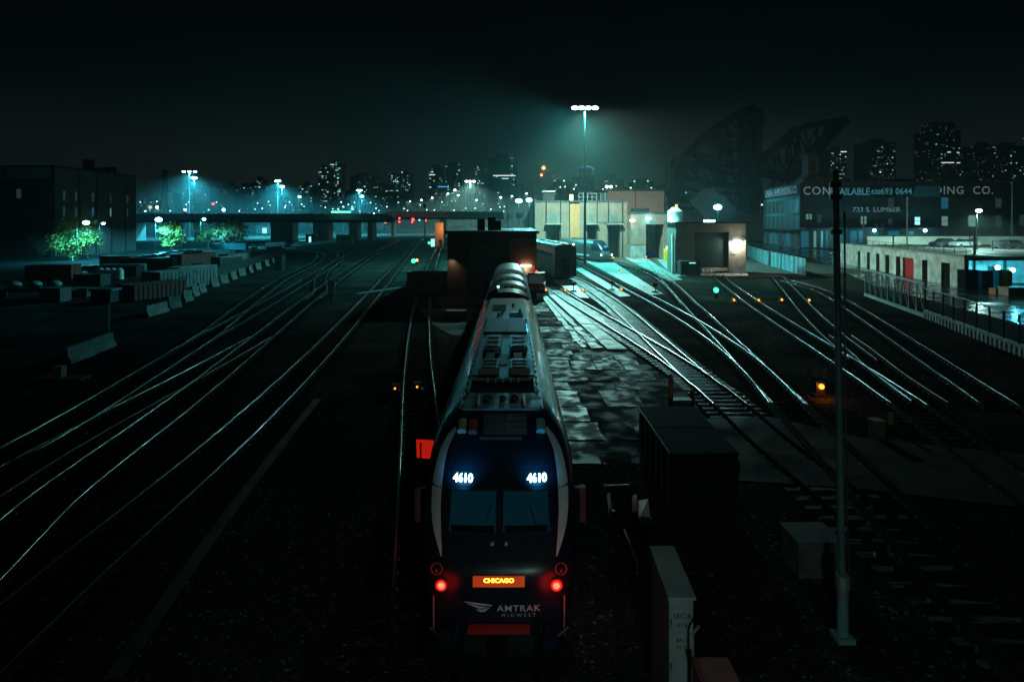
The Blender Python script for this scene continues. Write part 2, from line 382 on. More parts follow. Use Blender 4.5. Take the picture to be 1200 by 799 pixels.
pv = [gp(*p) for p in ((816,486),(905,484),(1010,508),(1300,536),(1300,600),(1010,566),(860,556))]
patch('road_crossing', [(p.x,p.y) for p in pv], M['pave'], GZ+.034)
patch('yard_pavement', [(-9,58),(-2.2,58),(-2.2,44),(-4.4,44),(-7,50)], M['pave'], GZ+.026)
# concrete slabs between the yard tracks
def slabs(quad, n, mcols, z=-.07, gap=.05, crack=0, mt='slab'):
    A, B, C, D = [gp(*p, z) for p in quad]; m = MB(); rnd = random.Random(n*7+mcols)
    L = ((D-A).length + (C-B).length)/2; W = ((B-A).length + (C-D).length)/2
    for i in range(n):
        for j in range(mcols):
            u0, u1 = i/n, (i+1)/n; v0, v1 = j/mcols, (j+1)/mcols
            gu, gv = gap/L, gap/W
            if crack and u0 > .55: gu *= rnd.uniform(1,4); gv *= rnd.uniform(1,3)
            q = []
            for u, v in ((u0+gu,v0+gv),(u0+gu,v1-gv),(u1-gu,v1-gv),(u1-gu,v0+gv)):
                k = crack*.14 if u0 > .5 else 0
                u += rnd.uniform(-k,k)/n; v += rnd.uniform(-k,k)/mcols
                q.append(A.lerp(B,v).lerp(D.lerp(C,v),u))
            dz = rnd.uniform(-.012,.012)
            m.slab([(p.x,p.y) for p in q], z-.16, z+dz)
    return structure(m.build('concrete_apron', M[mt]))
slabs([(643,345.5),(651,345.5),(736,409),(711,409)], 9, 1)
slabs([(634,347),(641.5,347),(708,408.5),(677,406.5)], 13, 2, crack=1)
slabs([(648,328),(668,327.5),(691,349),(679,349)], 5, 1)
slabs([(672,314.5),(682,314),(740,347),(726,348)], 8, 1, mt='slab_dimmed')
slabs([(676,301),(716,305),(778,345),(762,345.5)], 9, 2, mt='slab_dimmed')
slabs([(724,298),(750,298),(800,328),(785,329)], 8, 2, mt='slab_dimmed')
slabs([(770,304),(786,304),(794,318),(784,318)], 3, 1, mt='slab_dimmed')
slabs([(792,319.5),(876,319.5),(878,323.5),(790,323.5)], 1, 9, mt='slab_dimmed')
patch('forecourt', [(24,97),(60,97),(62,150),(18,150)], M['pave'], GZ+.022)
patch('street_right', [(36,20),(44,20),(62,78),(90,140),(98,260),(78,260),(70,140),(47.5,78)], M['wet_road'], GZ+.018)
patch('street_left', [(-100,120),(-140,120),(-140,90),(-70,112),(-70,140),(-60,200),(-52,250),(-70,250),(-84,190)], M['asphalt'], GZ+.015)

# ------------------------------------------------------------------ railway tracks
def smooth(P, it=3):
    P = [Vector(p) for p in P]
    for _ in range(it):
        Q = [P[0]]
        for a, b in zip(P[:-1], P[1:]): Q += [a.lerp(b, .25), a.lerp(b, .75)]
        P = Q + [P[-1]]
    return P
def resample(P, step):
    out = [P[0]]; acc = 0
    for a, b in zip(P[:-1], P[1:]):
        L = (b-a).length; t = step - acc
        while t <= L: out.append(a.lerp(b, t/L)); t += step
        acc = (acc + L) % step if L else acc
    return out
GA = 1.5
PROF = [(-.07,-.19),(.07,-.19),(.07,-.175),(.012,-.155),(.012,-.045),(.042,-.035),(.042,-.012),(.030,0.),(-.030,0.),(-.042,-.012),(-.042,-.035),(-.012,-.045),(-.012,-.155),(-.07,-.175)]
def make_track(label, L, Rr=None, world=False, mats=('rail','rail'), off=.75, ext=None, clips=True, dim_near=0):
    PL = [Vector((p[0],p[1],0)) if world else gp(*p) for p in L]
    if Rr:
        PR = [gp(*p) for p in Rr]
        yl = sorted(PL, key=lambda p: p.y); yr = sorted(PR, key=lambda p: p.y)
        y0 = max(yl[0].y, yr[0].y); y1 = min(yl[-1].y, yr[-1].y)
        ys = np.geomspace(y0, y1, 9)
        xl = np.interp(ys, [p.y for p in yl], [p.x for p in yl]); xr = np.interp(ys, [p.y for p in yr], [p.x for p in yr])
        C = [Vector((a, y, 0)) for a, y in zip((xl+xr)/2, ys)]
        off = 0
    else: C = PL
    mono = all(b.y > a.y for a, b in zip(C[:-1], C[1:]))
    if mono and not world and len(C) > 5:
        u = np.array([1/p.y for p in C]); xi_ = np.array([p.x/p.y for p in C]); k = np.polyfit(u, xi_, 3 if len(C) < 8 else 4)
        U = np.linspace(u[0], u[-1], 40); C = [Vector((float(np.polyval(k, q))/q, 1/q, 0)) for q in U]
    if ext:
        if 'near' in ext: C = [C[0] + (C[0]-C[1]).normalized()*14] + C
        if 'far' in ext: C = C + [Vector((p[0], p[1], 0)) for p in ext['far']]
    C = smooth(C)
    def normal(i):
        a = C[max(0,i-1)]; b = C[min(len(C)-1,i+1)]; d = (b-a).normalized(); return Vector((d.y,-d.x,0))
    C2 = [p + normal(i)*off for i, p in enumerate(C)]
    C = C2; N = [normal(i) for i in range(len(C))]
    t = thing('railway_track', label, 'railway track', (C[0].x, C[0].y, 0)); o = C[0].copy(); o.z = 0
    for k, sgn in enumerate((-1, 1)):
        m = MB(); rows = []
        for p, n in zip(C, N):
            q = p + n*sgn*GA/2 - o
            rows.append([(q.x+n.x*a, q.y+n.y*a, z) for a, z in PROF])
        m.grid(rows, 0, True)
        np_ = len(PROF); dim_limit = 27 if C[0].x > 5 else dim_near
        m.m = [0 if (i % np_) in (6,7,8) and C[i//np_].y > dim_limit else 1 for i in range(len(m.f))]  # near rail heads take the dark web colour, painted as fading light
        m.build('rail', [M[mats[k]], M['rail_web']], t, 50)
    T = resample(C, .62); m = MB(); c = MB()
    for i in range(len(T)-1):
        d = (T[i+1]-T[i]); rz = math.atan2(d.y, d.x) - math.pi/2
        q = T[i]-o
        if T[i].y < 160: m.obox((q.x,q.y,-.235+random.uniform(-.006,.006)), (2.6,.23,.1), rz+random.uniform(-.02,.02))
        if clips and T[i].y < 85:
            n = Vector((d.y,-d.x,0)).normalized()
            for sg in (-1,1):
                for e in (-.1,.1): 
                    s_ = q + n*(sg*GA/2+e); c.obox((s_.x,s_.y,-.165), (.05,.10,.05), rz+random.uniform(-.3,.3))
    stuff(m.build('sleeper_bed', M['tie_wet_lit' if 'pale broken' in label or 'dark parked' in label else 'tie'], t))
    if c.v: stuff(c.build('rail_clip', M['clip'], t))
    return t
make_track('single pair of rails sweeping up the left half, right beside the long narrow cable trough',
  [(0,709),(180,570),(340,432),(377,400),(397,378),(450,323),(480,290),(495,275)], [(0,778),(200,595),(320,485),(401,400),(430,360),(465,318),(480,300),(497.7,274.5)], ext={'near':1})
make_track('pair of rails left of the cable trough track, with crossovers on its outer side',
  [(0,610),(41,580),(122.7,521.5),(200,463.7),(258.7,419),(302.5,389.6),(350,353.7),(383,330),(413,308),(446.7,290),(468,281)],
  [(0,659),(97,580),(200,494),(272.7,435),(318,395),(350,370),(395,331.7),(428,304),(446.7,293),(473,281)], ext={'near':1})
make_track('outermost left pair of rails, curling away behind the row of concrete barrier blocks',
  [(-20,537),(0,537.5),(90,487),(150,450.5),(214,411),(250,388),(277,365),(296,350),(332,324.5),(366.5,310),(375.5,302.3),(376.5,297.2),(368,294),(345,291.5)], off=0)
make_track('straight rails branching from the outermost left track towards the low road bridge',
  [(214,402.7),(252,383),(293.7,360),(335,338),(371.7,316),(405,298),(432,286)], [(213,419.4),(251.7,395),(293,372),(330,349),(368,326),(388,314),(407,302),(430,289)])
make_track('dim crossover rails with bare sleepers showing, between the two outer left tracks',
  [(0,562),(105,502),(178,464),(205,447),(255,424),(285,405),(305,394.5)], off=0, mats=('rail','rail_old'), ext={'near':1})
make_track('short S-shaped crossover rails beside the number plate on a stake',
  [(365,349.5),(374.5,336),(378.5,322.5),(385,312.3),(397,302),(400,297),(398,293),(386,290)], off=0)
make_track('rails left of the locomotive, bending towards it past two amber markers',
  [(458.7,749),(461,675),(465,600),(470,520),(472.8,445),(479,385.6),(490,342),(507,298),(512.6,289.5)], None, ext={'far':[(-24,222),(-19,245)]}, off=.75)
make_track('rails the locomotive stands on, running into the brick shed', [(-.24,-8),(-.24,20),(-.24,60),(-.24,72)], world=True, off=0)
make_track('rails in the yard nearest the pale broken slabs, passing the black dumpster',
  [(640,337.8),(670,359.6),(695.6,374.6),(742,400),(781,427.6),(811,452),(842.7,480),(895,527)][::-1], [(643,327),(662.5,340),(689.6,355),(730,377.7),(769,400),(806,421.5),(849.7,450),(886.5,480),(940,525)][::-1],
  ext={'near':(10.6,6)})
make_track('rails leading out from under the dark parked coach',
  [(665.5,326),(704.6,352),(736,377.7),(757,400),(779.6,424),(807.6,452)][::-1], [(672,322),(704.6,338.6),(730,355),(762,382),(804,415),(850,450)][::-1], ext={'far':[(6.0,100),(4.6,116)]})
make_track('bright rails running on from the pale slabs to the green signal side of the yard',
  [(675,309),(708,324),(737.5,340),(760,355),(799,376),(825,394),(850,413.6),(860,424),(900,470),(935,512)][::-1], [(676,303),(705,316),(735,331),(755,341),(785,356.6),(818,373),(843,386),(871,405),(895,426),(930,456),(970,498)][::-1], ext={'far':[(12.0,135)], 'near':1})
make_track('rails under the streamlined grey engine, merging with the bright yard rails',
  [(712,304.5),(745,313),(773,323),(793,339),(808,356)][::-1], off=0, ext={'far':[(12.6,143),(11,160)]})
make_track('rails from the shop bay door with blue tarpaulin, curving down past the green dwarf signal',
  [(750,297),(770,320),(785,340),(800.5,356.5),(818,373),(835,393),(850,412),(877,440),(900,466),(935,508)][::-1], [(758,296.5),(782,321),(800.6,340),(816,353),(841,374),(860,392.6),(881,413.6),(900,429),(935,460),(975,497)][::-1], ext={'near':1})
make_track('rails from the grey building door, with pairs of amber markers on both sides',
  [(836,322),(854.4,341.7),(883.7,362),(926,391),(955,410),(1001,440),(1050,470),(1150,545)][::-1], [(845,322),(859,331),(887,349),(926,375),(960,394.6),(1020,430),(1075,470),(1170,535)][::-1], ext={'near':(16.5,6)})
make_track('rails beside the corrugated screen, joining the amber marker rails behind the tall dark pole',
  [(901,322),(927,350),(950,375),(978,402),(1003,423)][::-1], [(918,323),(945,352),(962,372),(1000,402),(1024,420)][::-1], clips=False)
make_track('inner curve of rails joining near the tall dark pole, dimmer than its neighbours',
  [(985,392),(1010,410),(1040,436),(1090,470)][::-1], off=0, mats=('rail','rail_old'))
make_track('outermost right rails along the lattice railing and chain fence',
  [(975,352),(1010,374),(1065,412),(1100,436),(1175,490)][::-1], [(990,347),(1030,372),(1090,410),(1120,430),(1200,477)][::-1], ext={'far':[(37.5,72),(38.5,84)]}, mats=('rail','rail'))

# ------------------------------------------------------------------ the locomotive
NY = 10.8
loco = thing('locomotive', 'dark blue streamlined locomotive with red tail lamps and lit number boards, nearest the viewer', 'locomotive', (-.24, NY, 0))
ZT = [.42,.7,1.0,1.3,1.6,1.8,1.95,2.15,2.4,2.65,2.9,3.15,3.4,3.6,3.78,3.92,4.0]
YF = [.10,.04,.0,.0,.02,.06,.14,.30,.52,.74,.98,1.26,1.60,1.90,2.2,2.45,2.6]
HW = [1.34,1.38,1.42,1.46,1.49,1.51,1.53,1.55,1.57,1.57,1.56,1.54,1.49,1.40,1.24,1.04,.90]
NN = 3.9
def ys(z): return yf(z) + 1.55
def hw(z): return float(np.interp(z, ZT, HW))
def yf(z): return float(np.interp(z, ZT, YF))
def surf(x, z, o=0.0):
    h = hw(z); a = min(1, abs(x)/h); y0 = yf(z)
    return y0 + (ys(z) - y0) * (1 - (1 - a**NN)**(1/NN)) - o
body = MB(); rows = []
for z in np.linspace(.42, 4.0, 40):
    z = float(z); h = hw(z); row = [(-h, 21.7, z), (-h, 12, z)]
    for k in range(41):
        t = math.pi * (1 - k/40); x = math.copysign(abs(math.cos(t))**(2/NN), math.cos(t))*h
        row.append((x, surf(x, z), z))
    row += [(h, 12, z), (h, 21.7, z)]; rows.append(row)
body.grid(rows)
body.add(rows[-1], [tuple(range(len(rows[-1])))]); 
body.add([r[0] for r in rows] + [r[-1] for r in rows[::-1]], [tuple(range(2*len(rows)))])
for f_i, f in enumerate(body.f):
    c = sum((Vector(body.v[i]) for i in f), Vector())/len(f)
    if c.y > 2.9: body.m[f_i] = 1
body.build('body', [M['loco_blue'], M['loco_side']], loco, 30)
def patch_on(name, zs, xa, xb, mat, o=.008, n=8, parent=loco, thick=True):
    m = MB(); rows = []
    for z, a, b in zip(zs, xa, xb):
        rows.append([(a+(b-a)*k/n, surf(a+(b-a)*k/n, z, o), z) for k in range(n+1)])
    m.grid(rows); return m.build(name, mat, parent, True)
zz = [2.0,2.1,2.25,2.4,2.6,2.8,3.0,3.2,3.4,3.5,3.6,3.66,3.72]
xi = [1.06,1.07,1.10,1.12,1.15,1.16,1.16,1.15,1.12,1.08,1.02,.98,.94]
xo = [1.08,1.14,1.23,1.30,1.35,1.37,1.37,1.34,1.28,1.22,1.15,1.08,1.02]
for s in (-1, 1):
    patch_on('nose_stripe', zz, [s*a for a in xi], [s*b for b in xo], M['stripe'])
    zw = list(np.linspace(2.34, 2.90, 8))
    ws = patch_on('windscreen', zw, [s*.07]*8, [s*.95]*8, M['cab_glass'], .012)
    patch_on('windscreen_frame', list(np.linspace(2.91, 2.94, 3)), [s*.05]*3, [s*.97]*3, M['dark_steel'], .014, parent=ws)
    patch_on('cab_dash', list(np.linspace(2.345, 2.44, 3)), [s*.10]*3, [s*.92]*3, M['flat_black'], .016, parent=ws)
    wp = MB(); wp.tube([(s*(.35 if s < 0 else .75), surf(.5, 2.4, .03), 2.33), (s*(.16 if s < 0 else .58), surf(.2, 2.7, .035), 2.72)], .016, 5)
    wp.build('wiper', M['rubber'], loco)
    nb = patch_on('number_board', list(np.linspace(2.97, 3.17, 4)), [s*.74-.25]*4, [s*.74+.25]*4, M['black'], .014)
    lettering('number', '4610', .165, M['num'], nb, None, bold=.004, warp=lambda x, y, s=s: (x*1.2+s*.74, surf(x*1.2+s*.74, 3.07+y, .028), 3.07+y))
    light(nb, (s*.74, surf(s*.74, 3.07)-.22, 3.14), 24.0, (.03,.45,1.0), .12, 140, (0,1,-.05), 1)  # added spot aimed back at the nose, imitating the board's bloom
    # lamps
    hl = MB(); y0 = surf(1.14, 1.84)
    hl.cyl((s*1.14, y0-.07, 1.84), (s*1.14, y0+.15, 1.84), .115, .12, 18); hp = hl.build('headlight', M['dark_steel'], loco, 40)
    MB().ball((s*1.14, y0-.06, 1.84), .09, 14, 8).build('lens', M['glass'], hp, True)
    y1 = surf(1.05, 1.56)
    tl = MB().cyl((s*1.05, y1-.045, 1.58), (s*1.05, y1+.15, 1.58), .115, .12, 18).build('tail_lamp', M['dull_red'], loco, 40)
    MB().cyl((s*1.05, y1-.055, 1.58), (s*1.05, y1-.044, 1.58), .088, .088, 18).build('lens', M['tail'], tl)
    MB().cyl((s*1.05, y1-.062, 1.58), (s*1.05, y1-.054, 1.58), .055, .06, 14).build('bulb', M['tail_hot'], tl)
    light(tl, (s*1.16, y1-.45, 1.54), 20 if s > 0 else 11, (1.0,.015,.008), .30, 140, (0,1,.02), 1)  # spot turned back onto the nose, added for the red halo
    dl = MB().ball((s*.13, surf(.13, 2.22)-.01, 2.2), .05, 10, 6).build('marker_lamp', M['galv'], loco, True)
    mr = MB(); mr.box(s*1.68-.06, s*1.68+.06, 1.35, 1.50, 2.1, 2.80); mr.beam((s*1.5,1.5,2.75),(s*1.68,1.45,2.75),.04)
    mr.build('mirror', M['dark_steel'], loco)
    hr = MB(); hr.tube([(s*1.2, surf(1.2,1.2,.07), .75), (s*1.2, surf(1.2,1.2,.07), 1.35)], .016, 6); hr.tube([(s*1.3,-.02+surf(1.3,1,.02),.62),(s*1.02,surf(1.02,.9,.05),.62)], .016); hr.build('grab_iron', M['galv'], loco)
    bf = MB(); bf.cyl((s*.92, -.28, .82), (s*.92, .1, .82), .15, .12, 16); bf.build('cable_socket', M['loco_blue'], loco, 40)
    # livery on the shoulder towards the rear
    def side(name, y0, y1, z0, z1, mat, s=s):
        m = MB(); rr = []
        for z in np.linspace(z0, z1, 5): rr.append([(s*(hw(float(z))+.006), y, float(z)) for y in (y0, (y0+y1)/2, y1)])
        m.grid(rr); return m.build(name, mat, loco, True)
    side('red_stripe', 12.6, 17.6, 3.42, 3.62, M['red']); side('red_stripe', 17.8, 21.5, 3.42, 3.62, M['red'])
    side('white_stripe', 12.6, 21.5, 3.34, 3.40, M['white'])
    gut = MB(); gut.beam((s*.93, 2.75, 3.99), (s*.93, 21.5, 3.99), .035, .05)
    for k in range(30): gut.obox((s*.90, 3.0+k*.62, 4.02), (.05,.34,.05), 0)
    gut.build('roof_gutter', M['galv'], loco)
    ll = MB(); ll.beam((s*1.50, 3.3, 3.02), (s*1.50, 21.5, 3.02), .05, .05); ll.build('side_rail', M['galv'], loco)
    sw = MB()
    for k in range(6): sw.box(s*1.502-.006, s*1.502+.006, 6+k*2.4, 8.0+k*2.4, 1.6, 2.8)
    sw.build('side_grille', M['loco_roof_dark'], loco)
# front mask, destination sign, lettering, coupler, plough
patch_on('nose_mask', list(np.linspace(1.99, 3.6, 14)), [-1.06]*14, [1.06]*14, M['mask'], .004, 14)
sg = patch_on('destination_sign', list(np.linspace(1.60, 1.78, 4)), [-.47]*4, [.47]*4, M['led_bg'], .02)
lettering('destination', 'CHICAGO', .12, M['led'], sg, None, bold=.004, warp=lambda x, y: (x, surf(x, 1.71+y*.8, .03), 1.71+y*.8))
light(sg, (0, -.25, 1.66), .5, (1.0,.2,.02), .15)
lettering('lettering', 'AMTRAK', .155, M['stripe'], loco, None, space=1.12, bold=.002, warp=lambda x, y: (x*1.18+.36, surf(x+.36, 1.22+y, .012), 1.22+y))
lettering('lettering', 'MIDWEST', .085, M['stripe'], loco, None, space=1.75, warp=lambda x, y: (x*1.1+.36, surf(x+.36, 1.10+y, .012), 1.10+y))
lg = MB()
for pts in ([(-.66,1.345),(-.10,1.285),(-.17,1.27),(-.30,1.283),(-.46,1.30)], [(-.60,1.31),(-.33,1.262),(-.20,1.255),(-.30,1.222),(-.37,1.228),(-.46,1.262)], [(-.42,1.21),(-.30,1.205),(-.16,1.245),(-.115,1.272),(-.26,1.165),(-.33,1.16)]):
    lg.add([(x, surf(x, z, .012), z) for x, z in pts], [tuple(range(len(pts)))])
lg.build('emblem', M['stripe'], loco)
MB().box(-.56,.56,-.16,-.02,.86,.95).build('coupler_bar', M['red'], loco)
cd = MB(); cd.box(-.62,.62,-.10,.0,.50,.84); cd.box(-.66,.66,-.13,-.1,.46,.50); cd.build('coupler_hatch', M['black'], loco)
cp = MB(); cp.box(-.16,.16,-.34,.1,.58,.78); cp.cyl((.05,-.36,.56),(.05,-.36,.82),.1,.1,10); cp.build('coupler', M['flat_black'], loco)
pl = MB()
for s in (-1,1):
    pl.add([(0,-.22,.12),(0,-.10,.46),(s*1.35,.25,.46),(s*1.38,.16,.14)], [(0,1,2,3) if s > 0 else (3,2,1,0)]); pl.beam((0,-.23,.12),(s*1.38,.15,.14),.03,.03)
pl.build('snow_plough', M['flat_black'], loco)
for s in (-1,1):
    MB().tube([(s*.75,-.05,.98),(s*.78,-.12,.7),(s*.82,-.06,.45)],.022,6).build('air_hose', M['rubber'], loco)
# roof equipment
rf = MB(); rf.box(-.87,.87,2.5,3.7,4.003,4.05); 
rf.build('front_roof_panel', M['loco_roof'], loco)
for x in (-.52,.52): MB().box(x-.02,x+.02,2.75,3.35,4.05,4.14).build('lifting_lug', M['galv'], loco)
for x, r in ((-.33,.10),(.30,.10),(.02,.08)): MB().ball((x,3.25,4.05), r, 12, 6).build('antenna_dome', M['loco_roof_dark'], loco, True)
MB().box(-.78,.78,3.75,4.9,4.003,4.015).build('radiator_well', M['flat_black'], loco)
fr = MB(); fr.box(-.86,-.79,3.72,4.95,4.003,4.09); fr.box(.79,.86,3.72,4.95,4.003,4.09); fr.box(-.86,.86,4.95,5.05,4.003,4.09); fr.build('well_frame', M['loco_roof'], loco)
pp = MB()
for k in range(5): pp.cyl((-.4+.2*k,4.82,4.0),(-.4+.2*k,4.82,4.12),.045,.045,8)
pp.build('exhaust_pipe', M['galv'], loco)
MB().box(-.86,.86,5.08,11.5,4.003,4.03).build('roof_deck', M['loco_roof_dark'], loco)
for y0, y1 in ((5.35,6.5),(8.1,10.2)):
    for s in (-1,1):
        b = MB(); x0, x1 = (-.62,-.16) if s < 0 else (.20,.68)
        b.box(x0,x1,y0,y1,4.03,4.24); b.box(x1,x1+.05,y0,y1,4.03,4.26)
        for k in range(3): b.box(x0+.04,x1-.04,y0+.12+k*(y1-y0)/3,y0+.12+k*(y1-y0)/3+.06,4.24,4.27)
        b.build('cooling_unit', M['loco_roof'], loco)
for s in (-1,1):
    b = MB(); b.box(s*.42-.13,s*.42+.13,6.75,7.8,4.03,4.15); b.box(s*.75-.09,s*.75+.09,5.3,10.2,4.03,4.08); b.build('duct', M['loco_roof'], loco)
MB().box(-.1,.12,6.6,8.0,4.03,4.05).build('fan_grille', M['loco_brown'], loco)
b = MB(); b.box(-.80,.80,11.5,14.6,4.003,4.10)
for k in range(4): b.box(-.1+k*.07,-.07+k*.07,11.55,14.5,4.10,4.115)
b.build('resistor_hatch', M['loco_brown'], loco)
MB().box(-.87,.87,14.65,21.6,4.003,4.06).build('rear_roof_panel', M['loco_roof'], loco)
MB().box(-.7,-.05,16.9,19.0,4.06,4.075).build('roof_hatch', M['flat_black'], loco)
MB().box(.12,.72,15.1,16.3,4.06,4.075).build('roof_hatch', M['flat_black'], loco)
for x, y in ((.3,18.5),(.62,16.8),(-.2,16.3),(-.35,15.6)): MB().cyl((x,y,4.06),(x,y,4.2),.07,.05,8).build('roof_vent', M['galv'], loco)
# air conditioner and horns just above the nose
ac = MB(); rows = []
for z in np.linspace(3.66, 3.95, 5): rows.append([(x, surf(x, float(z), .07), float(z)) for x in np.linspace(-.38,.56,7)])
ac.grid(rows); ac.build('air_conditioner', M['loco_roof'], loco)
lv = MB()
for z in (3.72,3.80,3.88): lv.add([(.12,surf(.12,z,.075)-.02,z),(.55,surf(.55,z,.075)-.02,z),(.55,surf(.5,z+.02,.075),z+.03),(.12,surf(.12,z+.02,.075),z+.03)], [(0,1,2,3)])
lv.build('louvre', M['galv'], loco)
patch_on('light_strip', [3.585,3.625], [-.45,-.45], [.45,.45], M['galv'], .02)
for x, mt in ((-.84,'tan'),(-.60,'dull_red'),(.86,'teal_box')):
    b = MB(); b.cyl((x, surf(x,3.72,.16), 3.70), (x, surf(x,3.75,-.02), 3.86), .10, .10, 12); b.build('horn', M[mt], loco, 40)
# bogies
for y in (4.2, 17.6):
    bg_ = MB(); bg_.box(-1.15,1.15,y-1.9,y+1.9,.35,.75)
    bo = bg_.build('bogie', M['dark_steel'], loco)
    for dy in (-1.3,1.3):
        for s in (-1,1): MB().cyl((s*.70,y+dy,.5),(s*.84,y+dy,.5),.5,.5,20).build('wheel', M['rail_old'], bo, 40)
MB().box(-1.2,1.2,7.5,14,.3,.9).build('fuel_tank', M['dark_steel'], loco)

# the coach coupled behind it
coach = thing('passenger_coach', 'rounded silver coach with dark bands across its roof, coupled behind the blue locomotive', 'railway coach', (-.24, 34.3, 0))
def coach_sec(h=4.15, wd=1.5, zb=.6):
    p = [(-wd+.05, zb), (-wd, zb+.3), (-wd, 3.0)]
    for k in range(13):
        t = math.pi*(1-k/12); p.append((wd*math.cos(t)*.995, 3.05+(h-3.05)*math.sin(t)**.8))
    return p + [(wd,3.0),(wd,zb+.3),(wd-.05,zb)]
sec = coach_sec(); m = MB()
m.grid([[(x*q,y,.6+(z-.6)*q) for x,z in sec] for y,q in ((0,.95),(.25,1),(12,1),(25,1))])
n_ = len(sec); m.add([(x*.95,0,.6+(z-.6)*.95) for x,z in sec], [tuple(range(n_))])
m.build('body', M['coach'], coach, 35)
for y0, y1 in ((2.6,4.4),(7.4,9.4),(13.0,16.4)):
    m = MB(); m.grid([[(x*1.01,y,3.0+(z-3.0)*1.06) for x,z in sec[5:-5]] for y in (y0,(y0+y1)/2,y1)]); m.build('roof_band', M['flat_black'], coach, 35)
for x, y in ((-.9,3.2),(-.2,2.6),(.25,2.5),(1.0,2.4),(1.1,3.5),(-.6,4.0)):
    MB().cyl((x,y,3.85),(x,y,4.25 if abs(x)<.5 else 4.0),.09,.07,8).build('roof_vent', M['loco_roof_dark'], coach)
MB().ball((-.62,3.3,4.06),.10,10,6).build('roof_lamp', M['lamp_cy'], coach, True)
for s in (-1,1): MB().box(s*1.508-.006,s*1.508+.006,2,23,1.9,2.7).build('window_band', M['glass'], coach)
m = MB(); m.box(-1.35,1.35,-1.6,.02,1.0,3.7); m.build('gangway', M['rubber'], coach)
for y in (3.5, 21): MB().box(-1.2,1.2,y-1.5,y+1.5,.1,.75).build('bogie', M['dark_steel'], coach)

# ------------------------------------------------------------------ brick shed at the end of the locomotive's track
SH = 7.05
shed = thing('engine_shed', 'dark red brick engine shed with a tall grey door, the train standing before it', 'building', (-2.2, 66.5, GZ))
m = MB(); m.box(-5.0,-2.75,0,26,0,SH); m.box(1.9,4.95,0,26,0,SH); m.box(-2.75,1.9,0,26,5.95,SH); m.box(-5.0,4.95,26.0,26.4,0,SH)
m.build('wall', M['brick_shed'], shed)
MB().box(-5.25,5.2,-.25,26.6,SH,SH+.35).build('roof', M['roof'], shed)
MB().box(-2.7,1.85,.45,.6,0,5.93).build('door', M['grey_door'], shed)
m = MB(); m.box(-2.77,-2.6,-.06,-.01,0,6.05); m.box(1.75,1.92,-.06,-.01,0,6.05); m.box(-2.6,1.75,-.06,-.01,5.9,6.05); m.build('door_frame', M['dark_steel'], shed)
m = MB(); m.box(2.0,3.2,7,8.4,SH+.35,SH+1.3); shed_u = MB(); shed_u.box(-1.9,-1.0,4,5.3,SH+.35,SH+1.7); shed_u.cyl((-.2,4.6,SH+.35),(-.2,4.6,SH+1.9),.45,.5,12); shed_u.box(.0,.9,4,5.2,SH+.35,SH+1.5)
shed_u.build('roof_vent', M['flat_black'], shed)
m = MB(); m.box(2.95,4.3,-.05,-.008,0,2.5); sd = m.build('side_door', M['blue'], shed)
m = MB(); m.box(2.7,4.75,-.07,-.01,2.52,3.5); m.build('lit_panel', M['tan'], shed)
wl = MB().box(3.2,4.3,-.35,-.08,3.5,3.62).build('wall_lamp', M['lamp_warm'], shed)
light(wl, (3.75,-.4,3.4), 40, WARM, .12, 120, (0,.25,-1), .9)
MB().box(3.3,4.0,-.14,-.052,.2,2.2).build('door_panel', M['win_bluish'], sd)
MB().box(2.0,4.9,-.12,-.02,6.0,6.5).build('sign_band', M['beige'], shed)
for k in range(5): MB().box(2.2+k*.5,2.5+k*.5,3+k*2,3.8+k*2,SH+.352,SH+.45).build('skylight', M['win_pale'], shed)

o = MB().box(-4.6,-4.0,-.4,-.01,4.7,4.85).build('added_lamp_hood', M['dark_steel'], shed); light(o, (-4.3,-.35,4.45), 60, (.9,1,.8), .1, 150, (-.25,-.35,-1), .8)  # unseen lamp added under this hood to brighten the forklift corner
# small red rail tractor beside the shed
rt = thing('rail_tractor', 'small red rail tractor with a wide cab window and roof beacon, beside the silver coach', 'rail vehicle', gp(628,349), R(-5))
m = MB(); m.box(-.95,.95,0,3.2,.45,1.5); m.build('body', M['red'], rt)
m = MB(); m.box(-.9,.9,.6,2.6,2.45,2.6); m.build('roof', M['dull_red'], rt)
for sx in (-.84,.84):
    for sy in (.65,2.5): MB().box(sx-.06,sx+.06,sy-.05,sy+.05,1.5,2.45).build('cab_post', M['red'], rt)
MB().box(-.78,.78,.66,.70,1.52,2.43).build('windscreen', M['win_dim'], rt)  # faint emission stands in for a reflection on the windscreen
MB().cyl((0,1.5,2.6),(0,1.5,2.8),.1,.08,10).build('beacon', M['red_led'], rt)
m = MB(); m.box(-1.0,1.0,-.12,0,.5,.75); m.build('bumper', M['dark_steel'], rt)
for sx in (-.55,.55): MB().box(sx-.15,sx+.15,-.03,-.002,.95,1.08).build('headlight', M['galv'], rt)
for sx in (-.72,.72):
    for sy in (.7,2.5): MB().cyl((sx-.07,sy,.35),(sx+.07,sy,.35),.35,.35,14).build('wheel', M['rail_old'], rt)

